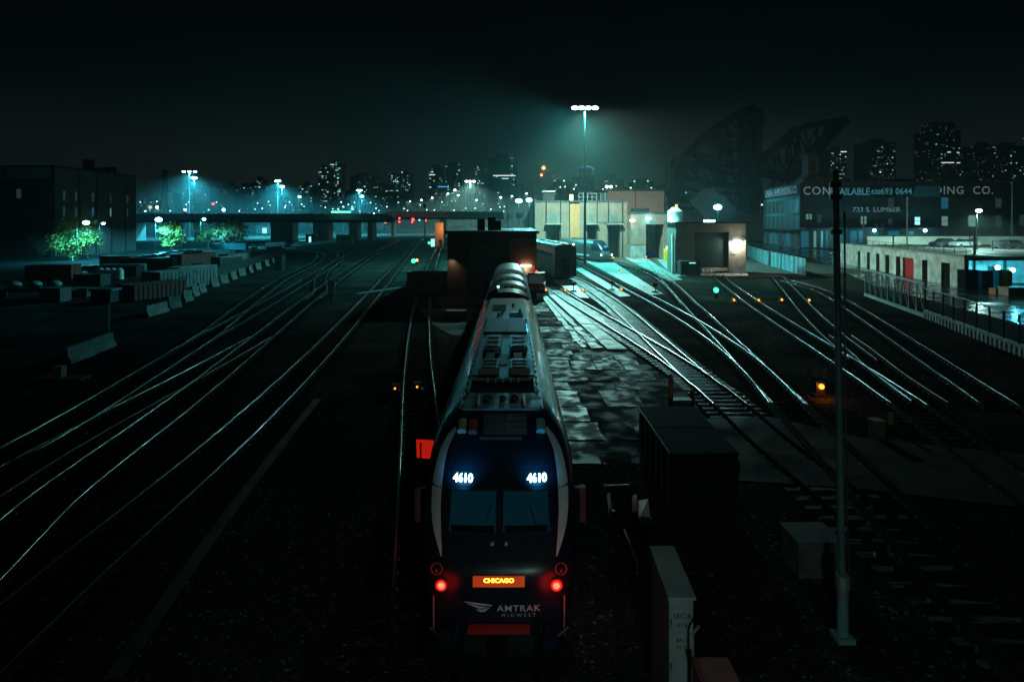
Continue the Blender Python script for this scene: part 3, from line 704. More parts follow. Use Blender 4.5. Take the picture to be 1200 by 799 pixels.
# ------------------------------------------------------------------ dark coach and streamlined engine in the yard
dk = thing('passenger_coach', 'tall dark parked coach with a blank end, between the brick shed and the grey engine', 'railway coach', (7.55, 84, 0), R(6.5))
m = MB(); pr = [(-1.5,.5),(-1.55,.8),(-1.55,4.4),(-1.3,4.85),(-.6,5.05),(.6,5.05),(1.3,4.85),(1.55,4.4),(1.55,.8),(1.5,.5)]
m.prism(pr, 0, 25.5); m.build('body', M['coach_dark'], dk, 30)
MB().box(-.5,.5,-.06,-.01,.8,3.0).build('end_door', M['flat_black'], dk)
m = MB(); m.box(-1.54,-1.2,-.25,0,4.3,4.7); m.build('diaphragm', M['rubber'], dk)
for s in (-1,1): MB().box(s*1.556-.005,s*1.556+.005,1.5,24,3.0,3.7).build('window_band', M['glass'], dk)
for y in (3.5,21.5): MB().box(-1.2,1.2,y-1.4,y+1.4,.05,.6).build('bogie', M['dark_steel'], dk)
for k in range(6): MB().box(-.5,.5,1+k*4,3+k*4,5.055,5.2).build('roof_unit', M['coach'], dk)
MB().ball((1.2,.4,5.0),.12,8,5).build('marker_lamp', M['lamp_wht'], dk, True)

en = thing('locomotive', 'grey streamlined engine with a dark blue sloping nose, standing in front of the cream shop', 'locomotive', (19.2, 120.5, 0), R(19))
ez = [.5,1.2,1.7,2.2,2.7,3.2,3.7,4.1,4.4]; ey = [.1,0,.1,.35,.8,1.4,2.1,2.8,3.5]; eh = [1.45,1.5,1.5,1.5,1.5,1.48,1.4,1.2,.8]
m = MB(); rows = []
for z, y0, h in zip(ez, ey, eh):
    row = [(-h,21,z),(-h,6,z)]
    for k in range(17):
        t = math.pi*(1-k/16); x = math.copysign(abs(math.cos(t))**.6, math.cos(t))*h
        row.append((x, y0+(4.2-y0)*(1-(1-min(1,abs(x)/h)**3.2)**(1/3.2)), z))
    rows.append(row+[(h,6,z),(h,21,z)])
m.grid(rows); m.add(rows[-1],[tuple(range(len(rows[-1])))]); m.add([r[0] for r in rows]+[r[-1] for r in rows[::-1]],[tuple(range(2*len(rows)))])
for i, f in enumerate(m.f):
    c = sum((Vector(m.v[k]) for k in f), Vector())/len(f)
    m.m[i] = 1 if (c.y < 4.5 and 2.0 < c.z) else 0
m.build('body', [M['engine_grey'], M['loco_blue']], en, 35)
for s in (-1,1): MB().box(s*.52-.32,s*.52+.32,.55,.62,2.5,2.95).build('windscreen', M['glass'], en)
m = MB().box(-.28,.28,.72,.80,3.0,3.3).build('emblem', M['win_blue'], en)
for s in (-1,1): MB().ball((s*1.2,.25,1.5),.13,8,5).build('headlight', M['lamp_wht'], en, True)
for k in range(3): MB().cyl((0,9+k*3.2,4.38),(0,9+k*3.2,4.6),.75,.75,16).build('roof_fan', M['dark_steel'], en)
MB().box(-1.4,1.4,-.2,.3,.1,.7).build('pilot', M['dark_steel'], en)
for y in (4.5,17): MB().box(-1.2,1.2,y-2,y+2,.05,.6).build('bogie', M['dark_steel'], en)
for s in (-1,1): MB().box(s*1.505-.006,s*1.505+.006,5,20.5,1.0,1.35).build('side_stripe', M['white'], en)

# ------------------------------------------------------------------ cream maintenance shop
sx0, sy0 = ap(627,300,140).x, 140
shop = thing('maintenance_shop', 'long cream maintenance shop with dark bay doors and a taller block behind', 'building', (sx0, sy0, GZ))
def X(x, Y=140): return (x-CX)*Y/F - sx0
def Z(y, Y=140): return H-(y-HY)*Y/F - GZ
m = MB(); segs = [(627,641,0),(641,656,1),(656,667,0),(679,688,0),(688,699,1),(699,712,0),(712,727,1),(727,735,0)]
zt, zd = Z(237), Z(263)
for a, b, door in segs:
    m.box(X(a), X(b), 0, 20, zd if door else 0, zt)
m.build('wall', M['cream'], shop)
m = MB(); m.box(X(627)-.1, X(735)+.1, -.15, 20.2, zt, zt+.35); m.build('roof', M['roof'], shop)
for a, b, door in segs:
    if door:
        MB().box(X(a),X(b),2.2,2.35,0,zd-.01).build('bay_door', M['flat_black'], shop)
        MB().box(X(a)+.6,X(b)-.6,-.06,-.01,zd+.9,zd+2.3).build('window', M['grey_door'], shop)
        m = MB(); m.box(X(a)-.4,X(b)+.4,-1.4,-.02,zd-.05,zd+.18); m.build('canopy', M['galv'], shop)
MB().box(X(667)+.0,X(679),-.35,19.8,0,zt-.4).build('stair_tower', M['yellow_wall'], shop)
m = MB(); m.box(X(642),X(655),2.1,2.18,0,zd-.4); m.build('bay_lining', M['conc_dark'], shop)
MB().box(X(644),X(648),1.9,2.05,1.6,3.2).build('lit_pane', M['win_white'], shop)
MB().box(X(690),X(696),1.9,2.05,2.4,3.6).build('lit_pane', M['win_pale'], shop)
# taller block behind
hb = 165; 
m = MB(); m.box(X(712,hb), X(778,hb), 25, 45, 0, Z(224,hb)); m.build('tall_block', M['cream_back'], shop)
m = MB(); m.box(X(712,hb)-.2, X(778,hb)+.2, 24.8, 45.2, Z(224,hb), Z(224,hb)+.4); m.box(X(744.7,hb)-.1,X(744.7,hb)+.1,24.9,24.98,0,Z(224,hb)); m.build('tall_roof', M['roof'], shop)
m = MB(); m.box(X(695,hb+15), X(712,hb), 25.5, 44, 0, Z(226,hb)); m.build('tall_block', M['corr'], shop)
MB().box(X(778,hb)+.01, X(784,hb), 27, 44, 0, Z(228,hb)).build('tall_block', M['conc_dark'], shop)
# right low section with the wide bay
m = MB(); zr = Z(250,136)
m.box(X(735)+.02, X(757,136), -4, 16, 3.2, zr); m.box(X(778,136), X(783,136), -4, 16, 0, zr); m.box(X(757,136), X(778,136), -4, 16, Z(263,136), zr); m.build('wall', M['cream'], shop)
MB().box(X(735)+.02, X(757,136), -3.9, 16, 0, 3.19).build('plinth', M['conc_dark'], shop)
MB().box(X(735)-.1, X(783,136)+.2, -4.2, 16.2, zr, zr+.3).build('roof', M['roof'], shop)
MB().box(X(757,136)+.01, X(778,136)-.01, 4, 4.2, 0, Z(263,136)-.01).build('bay_lining', M['conc_dark'], shop)
MB().box(X(761,136), X(774,136), 3.8, 3.98, 0, 3.6).build('inner_door', M['yellow_wall'], shop)
for a in (739,748): MB().box(X(a,136),X(a+2,136),-4.05,-4.01,Z(277,136),Z(268,136)).build('window', M['grey_door'], shop)
m = MB(); m.box(X(745),X(764),3,6,zr+.3,zr+1.3); m.build('roof_unit', M['dark_steel'], shop)
for a, y_, c in ((760,256,CY),(741,258.5,WHT)):
    o = MB().box(X(a,135.5)-.5,X(a,135.5)+.5,-4.7,-4.05,Z(y_,135.5)-.15,Z(y_,135.5)+.12).build('wall_lamp', M['lamp_cy'] if a == 760 else M['lamp_wht'], shop)
    light(o, (X(a,135.5),-5.2,Z(y_,135.5)-.4), 250 if a == 760 else 120, c, .3)
m = MB()
for x in (633,637,648,662,672,684,693,706,719,731): m.box(X(x)-.05,X(x)+.05,-.05,-.012,.2 if x in (633,637,662,672,684,706,731) else zd+2.6,zt-.1)
m.build('panel_seam', M['beige'], shop)
m = MB()
for x in (640.3,657,667.4,699.5,712.5,729): m.cyl((X(x),-.35,0),(X(x),-.35,zt+.8),.10,.10,6)
m.cyl((X(699),-.35,zd+.6),(X(731),-.35,zd+.6),.07,.07,6); m.build('pipework', M['dark_steel'], shop)
# rooftop gear
m = MB()
for k in range(7): m.beam((X(680)+k*1.05,3,zt+.35),(X(680)+k*1.05,3,zt+2.3),.09)
for z_ in (1.3,2.2): m.beam((X(680),3,zt+z_),(X(702),3,zt+z_),.09)
m.build('roof_railing', M['galv'], shop)
MB().box(X(638),X(652),6,9,zt+.35,zt+2.6).build('roof_unit', M['dark_steel'], shop)
m = MB(); m.box(X(637),X(653),5.5,9.5,zt+2.6,zt+3.0); m.build('roof_hood', M['galv'], shop)
MB().box(X(668),X(673),2,4,zt+.35,zt+1.9).build('lit_cabin', M['tan'], shop)
lt = MB().box(X(669),X(672),1.9,1.98,zt+.6,zt+1.8).build('lit_pane', M['lamp_warm'], shop)
# dark glazed annex left of the shop
ax = thing('annex_building', 'dark blue-green flat annex at the left end of the cream shop', 'building', (ap(594,300,146).x, 146, GZ))
m = MB(); w_ = (628-594)*146/F; m.box(0,w_-.3,0,14,0,Z(239,146)); m.build('wall', M['dark_steel'], ax)
MB().box(-.2,w_-.25,-.2,14.2,Z(239,146),Z(239,146)+.3).build('roof', M['roof'], ax)
for k in range(5): MB().box(.4+k*1.3,1.2+k*1.3,-.05,-.01,1,Z(246,146)).build('window', M['win_dim'], ax)
def floodlight(label, x, y, Y, power, col, aim, n=2, r=.42, mat='lamp_cy', base=None, group=None, cone=130):
    p = ap(x, y, Y); b = base if base is not None else p.z-1.6
    t = thing('floodlight', label, 'floodlight', (p.x, p.y, b), 0, group)
    MB().cyl((0,0,0),(0,0,p.z-b-.3),.09,.08,8).build('post', M['galv'], t)
    MB().box(-r*1.3,r*1.3,.05,.3,p.z-b-.4,p.z-b+.4).build('housing', M['dark_steel'], t)
    h = MB().ball((0,-.1,p.z-b),r,12,8).build('lamp', M[mat], t, True); h.scale = (1.25,.5,.8); h.location = (0,-.05,(p.z-b)*.2)
    light(t, (0,-.75,p.z-b), power, col, .35, cone or None, aim, .9)
    return t
floodlight('left one of two glaring cyan floodlights on the corner of the annex roof', 608,235.5,141, 9000, CY, (-.1,-1,-.7), r=.6)
floodlight('right one of two glaring cyan floodlights, next to the cream shop roof edge', 620,234.5,141, 9000, CY, (.2,-1,-.7), r=.55)
floodlight('glaring cyan floodlight on a pole in front of the bridge counterweight', 841,243,228, 13000, CY, (0,.05,-1), r=1.25, base=GZ, cone=0)

# ------------------------------------------------------------------ high masts and street lamps
def mast(label, x, y, Y, power, col, r=.5, heads=3, base_y=None, mat='lamp_cy', group=None, spread=None, spot=165, pole=.28):
    p = ap(x, y, Y); t = thing('light_mast', label, 'light mast', (p.x, Y, GZ), 0, group); h = p.z-GZ
    MB().cyl((0,0,0),(0,0,h),pole,pole*.5,10).build('pole', M['dark_steel'], t, 40)
    sp = spread or r*2.4
    MB().tube([(-sp,0,h+.1),(sp,0,h+.1)],.1,6).build('crossbar', M['dark_steel'], t)
    for k in range(heads):
        u = (k-(heads-1)/2)/max(1,(heads-1)/2)*sp if heads > 1 else 0
        hd = MB().ball((u,0,h-.12),r,10,6,sz=.55).build('lamp_head', M[mat], t, True)
        MB().cyl((u,0,h+.12),(u,0,h+.38),r*.8,r*.4,8).build('hood', M['dark_steel'], hd)
    light(t, (0,0,h-r*.8-.25), power, col, .8, spot, (0,0,-1), .7)
    return t
ym = mast('tall yard light mast with a bright bar of lamps, rising behind the grey engine', 685.5,126,118, 185000, TEAL, .62, 4, mat='lamp_teal', spread=2.0, spot=146, pole=.30)
mh_ = ap(685.5,126,118).z-GZ
light(ym, (-.9,-.9,mh_-.8), 125000, (.46,1,.92), .8, 50, (-6,-40,-31), .9)
light(ym, (.9,-.9,mh_-.8), 40000, (.55,1,.94), .8, 55, (12,-46,-31), .9)
light(ym, (0,.9,mh_-.8), 46000, (1.0,.70,.55), .8, 95, (6,22,-24), .8)
light(ym, (1.2,0,mh_-.8), 70000, (.75,1,.85), .8, 80, (46,-18,-31), .9)
light(ym, (-1.2,0,mh_-.8), 95000, (.16,.92,1.0), .8, 85, (-52,-30,-31), .9)
mast('taller of the two left light masts, with a wide bar of three cyan lamps', 222,201,300, 400000, CY, .8, 3, spread=2.8)
mast('slightly shorter light mast just right of the three lamp mast, left side', 227.5,208.5,292, 400000, CY, .9, 2, spread=1.1)
mast('left one of the light masts above the long dark viaduct, twin cyan lamps', 325.5,212,330, 400000, CY, .9, 2, spread=1.6)
mast('lower light mast beside the twin lamp mast above the dark viaduct', 330.5,218.5,325, 400000, CY, .9, 2, spread=.8)
mast('far cyan light mast near the glittering slim tower, upper of two', 421,223,390, 260000, CY, .9, 2, spread=1.8)
mast('far cyan light mast near the glittering slim tower, lower of two', 424,230,380, 260000, CY, 1.2, 1)
mast('brightest white light mast over the bridge deck, in the grey glow', 551,212.5,400, 460000, WHT, 1.1, 3, mat='lamp_wht', spread=2.4)
def street_lamp(label, x, y, Y, power, col=CY, r=.35, base=GZ, mat='lamp_cy', arm=1.0, group=None):
    p = ap(x, y, Y); t = thing('street_lamp', label, 'street lamp', (p.x-arm, Y, base), 0, group); h = p.z-base
    MB().cyl((0,0,0),(0,0,h+.2),.10,.06,8).build('pole', M['dark_steel'], t, 40)
    MB().tube([(0,0,h+.15),(arm,0,h+.3)],.04,6).build('arm', M['galv'], t)
    hd = MB().box(arm-.45,arm+.35,-.18,.18,h+.2,h+.36).build('housing', M['dark_steel'], t)
    MB().ball((arm,0,h),r,10,6,sz=.7).build('lamp', M[mat], hd, True)
    light(t, (arm,0,h-r-.2), power, col, .3, 172, (0,0,-1), .5)
    return t
street_lamp('glaring cyan street lamp above the leafy tree by the big dark warehouse', 101,261,126, 14000, r=.6, arm=2)
street_lamp('small cyan street lamp against the side of the big dark warehouse', 121,262,156, 4000, r=.4)
street_lamp('cyan street lamp standing alone left of the pale leafy tree', 186,257.5,146, 26000, r=.75, arm=.8)
street_lamp('cyan lamp above the second row tree, in front of the dark viaduct', 239,257,176, 22000, r=.5)
FW = 'lamps along the expressway behind the bridge'
for x, y, Y, r in ((533,223,480,1.1),(537,229,520,1.0),(525,227,520,.9),(506.5,232,560,.9),(494,234.5,600,.9),(480.5,236,640,.75),(558.5,234.5,620,.8),(587,231.5,520,1.0),(600,230,560,.9),(617,227,560,.8)):
    street_lamp('white street lamp glowing over the expressway beyond the bridge', x, y, Y, 24000, WHT, r*.9, mat='lamp_wht', arm=1.5, group=FW)
street_lamp('lone cyan street lamp low above the dark viaduct, between the mast pairs', 351,230.5,420, 20000, r=1.0)
street_lamp('cyan street lamp at the end of the viaduct, beside the green light strip', 406,252,270, 3500, r=.6, arm=-1.6)
street_lamp('unlit-looking pale lamp post under the bridge, right of the cyan lamp', 438,250.5,280, 500, WHT, .3, mat='lamp_wht', arm=-1.2)
street_lamp('bright street lamp on the raised car deck in front of the pale wall', 1147,247,95, 16000, WHT, .42, base=3.8, mat='lamp_teal', arm=.3)
light([o for o in bpy.data.objects if o.name.startswith('street_lamp') and 'raised car deck' in o.get('label','')][0], (.3,.6,5.7), 9000, WHT, .3, 130, (.25,1,-.25), .6)

# ------------------------------------------------------------------ grey building with roller door
gb0 = ap(792,320,96)
gb = thing('maintenance_garage', 'flat-roofed beige garage with a tall dark roller door and a lit corner', 'building', (gb0.x, 96, GZ))
gw = (874-792)*96/F; gh = 8.1
dx0, dx1 = (814-792)*96/F, (854-792)*96/F
m = MB(); m.box(0,dx0,0,5,0,gh); m.box(dx1,gw,0,5,0,gh); m.box(dx0,dx1,0,5,6.7,gh); m.box(0,gw,5,5.3,0,gh); m.build('wall', M['beige'], gb)
MB().box(-.35,gw+.35,-.4,5.6,gh,gh+.28).build('roof', M['roof'], gb)
m = MB(); m.box(dx0,dx1,.4,.55,1.0,6.7)
for k in range(14): m.box(dx0,dx1,.37,.4,1.1+k*.4,1.13+k*.4)
m.build('roller_door', M['roller'], gb)
MB().box(dx0,dx1,.1,.35,.5,1.0).build('door_sill', M['conc'], gb)
MB().box(dx1+.4,gw-.15,-.03,-.006,0,2.0).build('side_door', M['conc_dark'], gb)
o = MB().box(dx1+.7,gw-.8,-.55,-.02,5.15,5.35).build('wall_lamp', M['lamp_wht'], gb); light(o, ((dx1+gw)/2,-.6,4.95), 1100, (1,1,.82), .2)
MB().box(dx1+.35,dx1+1.0,-.05,-.008,3.2,3.5).build('notice', M['teal_box'], gb)
for k in range(2): MB().box(-.42+k*.22,-.30+k*.22,.5+k,1.1+k,0,6.4).build('downpipe', M['white'], gb)
o = MB().box(5.0,6.6,1,1.6,gh+.28,gh+.6).build('roof_lamp', M['lamp_cy'], gb); light(o, (5.8,.4,gh+.9), 700, CY, .3)
m = MB()
for k in range(5): m.obox((dx0+.6+k*.55,-.6,.35),(.4,.4,.5+.2*(k%2)),.3*k)
tag(m.build('salt_bag', M['white'], None, loc=(gb0.x,96,GZ)), 'row of white sacks leaning at the foot of the dark roller door', 'sacks')
gen = thing('generator', 'dark box generator with a green light, in front of the beige garage', 'generator', (gb0.x-.2, 92.5, GZ))
MB().box(0,3.1,0,1.9,0,2.3).build('cabinet', M['dark_steel'], gen); MB().box(1.3,2.3,-.04,-.005,1.95,2.1).build('display', M['win_teal'], gen)
m = MB(); m.box(.2,1.0,-.03,-.004,.4,1.6); m.build('grille', M['flat_black'], gen)
eq = thing('fuel_pump', 'yellow upright pump column with a small white lamp on top, left of the beige garage', 'pump', gp(783,305))
MB().box(-.75,.55,0,.9,0,2.4).build('column', M['yellow'], eq); MB().box(-.3,.5,.1,.8,2.4,3.0).build('hood', M['white'], eq)
MB().ball((.25,-.05,2.75),.2,8,6).build('lamp', M['lamp_wht'], eq, True); light(eq, (.2,-.6,2.8), 60, WARM, .1)
tp = thing('tarpaulin_heap', 'blue tarpaulin draped over stacked goods beside the shop bay', 'tarpaulin', gp(767,300.5))
m = MB(); rows = []
for j in range(7):
    rows.append([(-2.4+i*.6, j*.6, max(0, 1.1*math.sin(math.pi*i/8)**.5*math.sin(math.pi*j/6)**.4+random.uniform(-.08,.08))) for i in range(9)])
m.grid(rows); m.build('sheet', M['blue'], tp, 60)
tk = thing('storage_tank', 'pale upright tank with an orange lamp on top, behind the beige garage', 'tank', (ap(791,262,118).x,118,GZ))
h_ = Z(243,118); MB().cyl((0,0,0),(0,0,h_-.8),1.45,1.45,20).cyl((0,0,h_-.8),(0,0,h_),1.45,.5,20).build('shell', M['white'], tk, 40)
o = MB().ball((.3,0,h_+.3),.28,8,6).build('beacon', M['orange_led'], tk, True)
o = MB().ball((-1.2,-1.4,Z(262,116)),.35,8,6).build('wall_lamp', M['lamp_teal'], tk, True); light(tk, (-1.2,-2.1,Z(262,116)), 350, TEAL, .2)

# corrugated screen fence
def sheet_fence(label, a, b, h, mat, top=True):
    a, b = Vector(a), Vector(b); d = (b-a); L = d.length; t = thing('sheet_fence', label, 'fence', (a.x,a.y,GZ), math.atan2(d.y,d.x))
    m = MB(); n = int(L/.35)
    rows = [[(i*L/n, .10*(i%2), z) for i in range(n+1)] for z in (.1,h)]; m.grid(rows); m.build('sheet', M[mat], t)
    k = 0
    while k*2.6 < L+.1:
        MB().box(k*2.6-.06,k*2.6+.06,-.16,-.06,0,h+.1).build('post', M['galv'], t); k += 1
    if top: MB().beam((0,0,h+.05),(L,0,h+.05),.12,.08).build('top_rail', M['galv'], t)
    return t
pa, pb = gp(903,311), gp(944,323); sheet_fence('bright corrugated cyan screen fence facing the yard, right of the beige garage', (pa.x,pa.y,0), (pb.x,pb.y,0), 2.7, 'corr')
pa2 = gp(876,300); sheet_fence('dim corrugated screen fence running back behind the bright one', (pa2.x,pa2.y,0), (pa.x-.2,pa.y+.3,0), 2.7, 'corr')

# ------------------------------------------------------------------ right brick warehouse with painted lettering
WY = 190; wc = Vector((ap(938,280,WY).x, WY, GZ)); wz = Z(214, WY)
wh = thing('brick_warehouse', 'long brick warehouse with painted lettering across its front, far right', 'warehouse', wc)
m = MB(); m.slab([(0,0),(110,0),(110,46),(7.75,46)],0,wz); m.build('wall', M['brick_dark'], wh)
MB().box(-.0,110,-.25,-.02,wz-.15,wz+.25).build('cornice', M['dull_red'], wh)
for k_ in ('letter_pale','letter_blue'):
    b_ = M[k_].node_tree.nodes['Principled BSDF']; b_.inputs['Emission Color'].default_value = (.75,1,.9,1) if k_ == 'letter_pale' else (.2,.8,1,1); b_.inputs['Emission Strength'].default_value = .11; M[k_].node_tree.links.new([n for n in M[k_].node_tree.nodes if n.type == 'VALTORGB'][0].outputs[0], b_.inputs['Emission Color'])  # painted letters given faint emission to look lit; no lamps behind them
band = MB().box(.1,110,-.12,-.005,wz-4.6,wz-1.0).build('sign_band', M['sign_black'], wh)
ppm = WY/F
def wx(x): return (x-938)*ppm
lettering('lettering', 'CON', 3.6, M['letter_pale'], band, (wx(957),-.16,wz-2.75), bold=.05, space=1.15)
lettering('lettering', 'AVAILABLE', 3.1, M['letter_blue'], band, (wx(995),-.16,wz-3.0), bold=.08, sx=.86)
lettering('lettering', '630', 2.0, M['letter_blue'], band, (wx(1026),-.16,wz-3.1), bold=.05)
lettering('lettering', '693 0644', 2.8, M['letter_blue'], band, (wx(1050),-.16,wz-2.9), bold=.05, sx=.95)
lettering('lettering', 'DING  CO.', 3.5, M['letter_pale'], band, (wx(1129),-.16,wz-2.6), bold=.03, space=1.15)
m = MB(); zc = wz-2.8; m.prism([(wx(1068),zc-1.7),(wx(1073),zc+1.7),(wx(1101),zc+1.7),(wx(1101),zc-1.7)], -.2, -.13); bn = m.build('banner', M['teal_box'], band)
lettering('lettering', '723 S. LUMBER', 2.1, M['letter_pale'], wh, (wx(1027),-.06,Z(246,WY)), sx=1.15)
for x, y, wd, hg, mt in ((1044,238,7,12,'win_dim'),(1107,238,8,13,'win_bluish'),(1170,238,7,11,'win_dim'),(1075,259,6,9,'win_teal'),(1107,259,7,11,'win_pale'),(1139,259,8,13,'win_pale'),(1170,259,7,13,'win_dim'),(1010,258,2.5,9,'win_pale'),(1014,258,2.5,9,'win_pale'),(1043,259,5,6,'win_dim'),(946,254,3,6,'win_pale'),(950,254,2.5,6,'win_pale'),(1027,265,2.5,6,'win_dim'),(1034,265,2,6,'win_dim'),(1198,258,6,12,'win_dim'),(960,256,5,9,'win_dim')):
    c = ap(x,y,WY); f_ = MB(); hx, hz = wd*ppm/2, hg*ppm/2; cx_, cz_ = wx(x), Z(y,WY)
    wo = f_.box(cx_-hx,cx_+hx,-.06,-.01,cz_-hz,cz_+hz).build('window', M[mt], wh)
    MB().box(cx_-hx-.1,cx_+hx+.1,-.2,-.02,cz_-hz-.25,cz_-hz-.03).build('sill', M['conc_dark'], wo)
    MB().box(cx_-hx,cx_+hx,-.10,-.065,cz_-.06,cz_+.06).build('frame', M['dark_steel'], wo)
# ground floor openings, awning and lamps
MB().box(wx(938),wx(1200),-3.2,-.05,Z(268,WY),Z(267,WY)).build('awning', M['dark_steel'], wh)
for x, wd, mt in ((943,9,'win_bluish'),(955,3,'win_pale'),(963,2.5,'conc'),(969,2.5,'win_bluish'),(985,9,'win_bluish'),(1000,8,'win_bluish'),(1009,6,'win_bluish'),(1024,9,'win_bluish'),(1047,13,'win_bluish'),(1068,6,'win_bluish')):
    hx = wd*ppm/2; MB().box(wx(x)-hx,wx(x)+hx,-.05,-.008,.3,Z(271,WY)).build('shopfront', M[mt], wh)
for x in (974,1017,1075.5):
    o = MB().ball((wx(x),-3.4,Z(270,WY)),.5,8,6).build('awning_lamp', M['lamp_cy'], wh, True); light(o, (wx(x),-4.2,Z(270,WY)-.3), 900, CY, .4)
MB().box(wx(1057),wx(1082),6,12,wz+.0,wz+1.6).build('roof_hut', M['flat_black'], wh)
# side wall facing the yard: pale brick with lettering and tall windows, turned to the left
sd_ = thing('brick_annex', 'pale side wing of the brick warehouse with lettered parapet and rows of tall windows', 'building', wc, R(-9.5))
L = 47
m = MB(); m.box(-.02,1,.5,L,0,wz-.05); m.build('wall', M['brick_green'], sd_)
pn = MB().box(-.14,-.03,.4,L,wz-3.9,wz-.4).build('sign_band', M['sign_black'], sd_)
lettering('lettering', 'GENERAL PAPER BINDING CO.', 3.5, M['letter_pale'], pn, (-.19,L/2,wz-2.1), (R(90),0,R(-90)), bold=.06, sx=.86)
for r_, (z0, z1) in enumerate(((wz-9.5,wz-5),(wz-15.5,wz-10.5))):
    for k in range(8):
        y0 = 1.5+k*5.7; wo = MB().box(-.08,-.03,y0,y0+4.2,z0,z1).build('window', M['win_dim'], sd_)
        m = MB(); 
        for j in range(1,4): m.box(-.13,-.085,y0+j*1.05-.06,y0+j*1.05+.06,z0,z1)
        m.build('glazing_bar', M['brick_green'], wo)
for k in range(5): MB().box(-.09,-.03,2+k*9,7+k*9,.4,4.6).build('shopfront', M['win_bluish' if k % 2 else 'win_dim'], sd_)
MB().box(-2.6,-.04,.3,L,5.4,5.9).build('awning', M['dark_steel'], sd_)
tw = thing('roof_tower', 'narrow red brick water tower base on the roof corner of the lettered warehouse', 'tower', (ap(952,215,193).x, 193, wz+GZ))
MB().box(-1.4,1.4,0,4,0,8.5).build('shaft', M['dull_red'], tw); MB().box(-1.8,1.8,-.4,4.4,8.5,9.6).build('cap', M['dull_red'], tw); MB().box(-3,6,-.2,5,0,1.6).build('plinth', M['dull_red'], tw)
for k in range(3): MB().box(-.5,.5,-.06,-.01,1.9+k*2.1,3.1+k*2.1).build('opening', M['flat_black'], tw)

# ------------------------------------------------------------------ raised deck, whitewashed wall with doors, pale wall, cars
w0, w1 = gp(985,307), gp(1130,336)
dd = (w1-w0); dL = dd.length; da = math.atan2(dd.y,dd.x)
ow = thing('retaining_wall', 'peeling whitewashed wall with a row of dark doorways under the raised car deck', 'wall', (w0.x,w0.y,GZ), da)
m = MB(); drs = [(0.22,.03),(.32,.03),(.41,.03),(.495,.035),(.585,.035),(.66,.08),(.775,.035),(.90,.05)]
xx = 0
hW = 4.0
for c, wd in drs:
    a, b = (c-wd/2)*dL, (c+wd/2)*dL
    m.box(xx,a,0,.5,0,hW); m.box(a,b,0,.5,2.9,hW); xx = b
m.box(xx,dL,0,.5,0,hW); m.build('wall', M['old_white'], ow)
for i, (c, wd) in enumerate(drs):
    a, b = (c-wd/2)*dL, (c+wd/2)*dL
    MB().box(a+.01,b-.01,.3,.42,0,2.89).build('door', M['red' if i == 5 else 'flat_black'], ow)
m = MB(); m.box(-.1,dL+.1,-.12,.6,hW,hW+.15); m.build('coping', M['conc_dark'], ow)
m = MB()
for k in range(18): m.beam((k*dL/17,.2,hW+.15),(k*dL/17,.2,hW+.95),.06)
m.beam((0,.2,hW+.95),(dL,.2,hW+.95),.07); m.beam((0,.2,hW+.6),(dL,.2,hW+.6),.05); m.build('railing', M['dark_steel'], ow)
structure(MB().slab([(w0.x+.6,w0.y+.3),(w1.x+.8,w1.y+.3),(150,w1.y),(150,118),(70,124)], 3.3, 3.78).build('raised_deck', M['pave']))
M['pale_wall'] = pbr('pale_render', (.72,.72,.62), .8, 0, .22, .35, .2, 6)
pw = thing('boundary_wall', 'long pale grey wall glowing under the street lamp behind parked cars', 'wall', (ap(1018,277,116).x,116,3.78))
MB().box(0,60,0,.5,0,H-(277-HY)*116/F-3.78).build('wall', M['pale_wall'], pw)
MB().box(-.1,60,-.06,.56,H-(277-HY)*116/F-3.78,H-(277-HY)*116/F-3.62).build('coping', M['dark_steel'], pw)
def car(label, loc, rz, mat):
    t = thing('parked_car', label, 'car', loc, rz)
    m = MB(); m.prism([(-2.2,.3),(-2.25,.75),(-1.3,.95),(1.5,.98),(2.2,.9),(2.25,.35)], -.88, .88); m.build('body', M[mat], t)
    m = MB(); m.prism([(-1.25,.95),(-.5,1.45),(.9,1.47),(1.75,.97)], -.76, .76); m.build('cabin', M['glass'], t)
    m = MB(); m.prism([(-.45,1.455),(.85,1.475),(.85,1.5),(-.45,1.48)], -.72, .72); m.build('roof', M[mat], t)
    for x in (-1.4,1.4):
        for y in (-.85,.85): MB().cyl((x,y-.1,.32),(x,y+.1,.32),.32,.32,14).build('wheel', M['rubber'], t)
    return t
def onto(x, Y): return ((x-CX)*Y/F, Y, 3.78)
car('dark parked car on the raised deck, further left of the two before the pale wall', onto(1106,106), .15, 'black')
car('silver parked car on the raised deck, catching the lamp light', onto(1130,104), .1, 'galv')
car('dark low car behind the handrail at the right edge of the raised deck', onto(1182,98), 0, 'dark_steel')
hr = thing('handrail', 'square pipe handrail at the right end of the raised deck', 'handrail', (ap(1163,290,92).x,92,3.78))
m = MB()
for k in range(5): m.beam((k*2.6,0,0),(k*2.6,0,1.5),.08)
m.beam((0,0,1.5),(10.4,0,1.5),.08); m.build('rail', M['dark_steel'], hr)
def util_pole(label, x, y0, Y, base, r=.14, mat='wood'):
    p = ap(x,y0,Y); t = thing('utility_pole', label, 'pole', (p.x,Y,base)); h = p.z-base
    MB().cyl((0,0,0),(0,0,h),r,r*.75,10).build('pole', M[mat], t, 40)
    MB().box(-.5,.5,-.05,.05,h-.5,h-.38).build('bracket', M['dark_steel'], t)
    return t
util_pole('thin dark pole standing before the lettered warehouse, above the whitewashed wall', 1063,231,112,3.78)
util_pole('shorter thin pole left of the one before the warehouse, near the awning lamps', 1012,262,120,3.78,.11)
t = util_pole('stubby dark pole with a hooked pipe, beside the street lamp on the deck', 1142,276,82,GZ,.2)
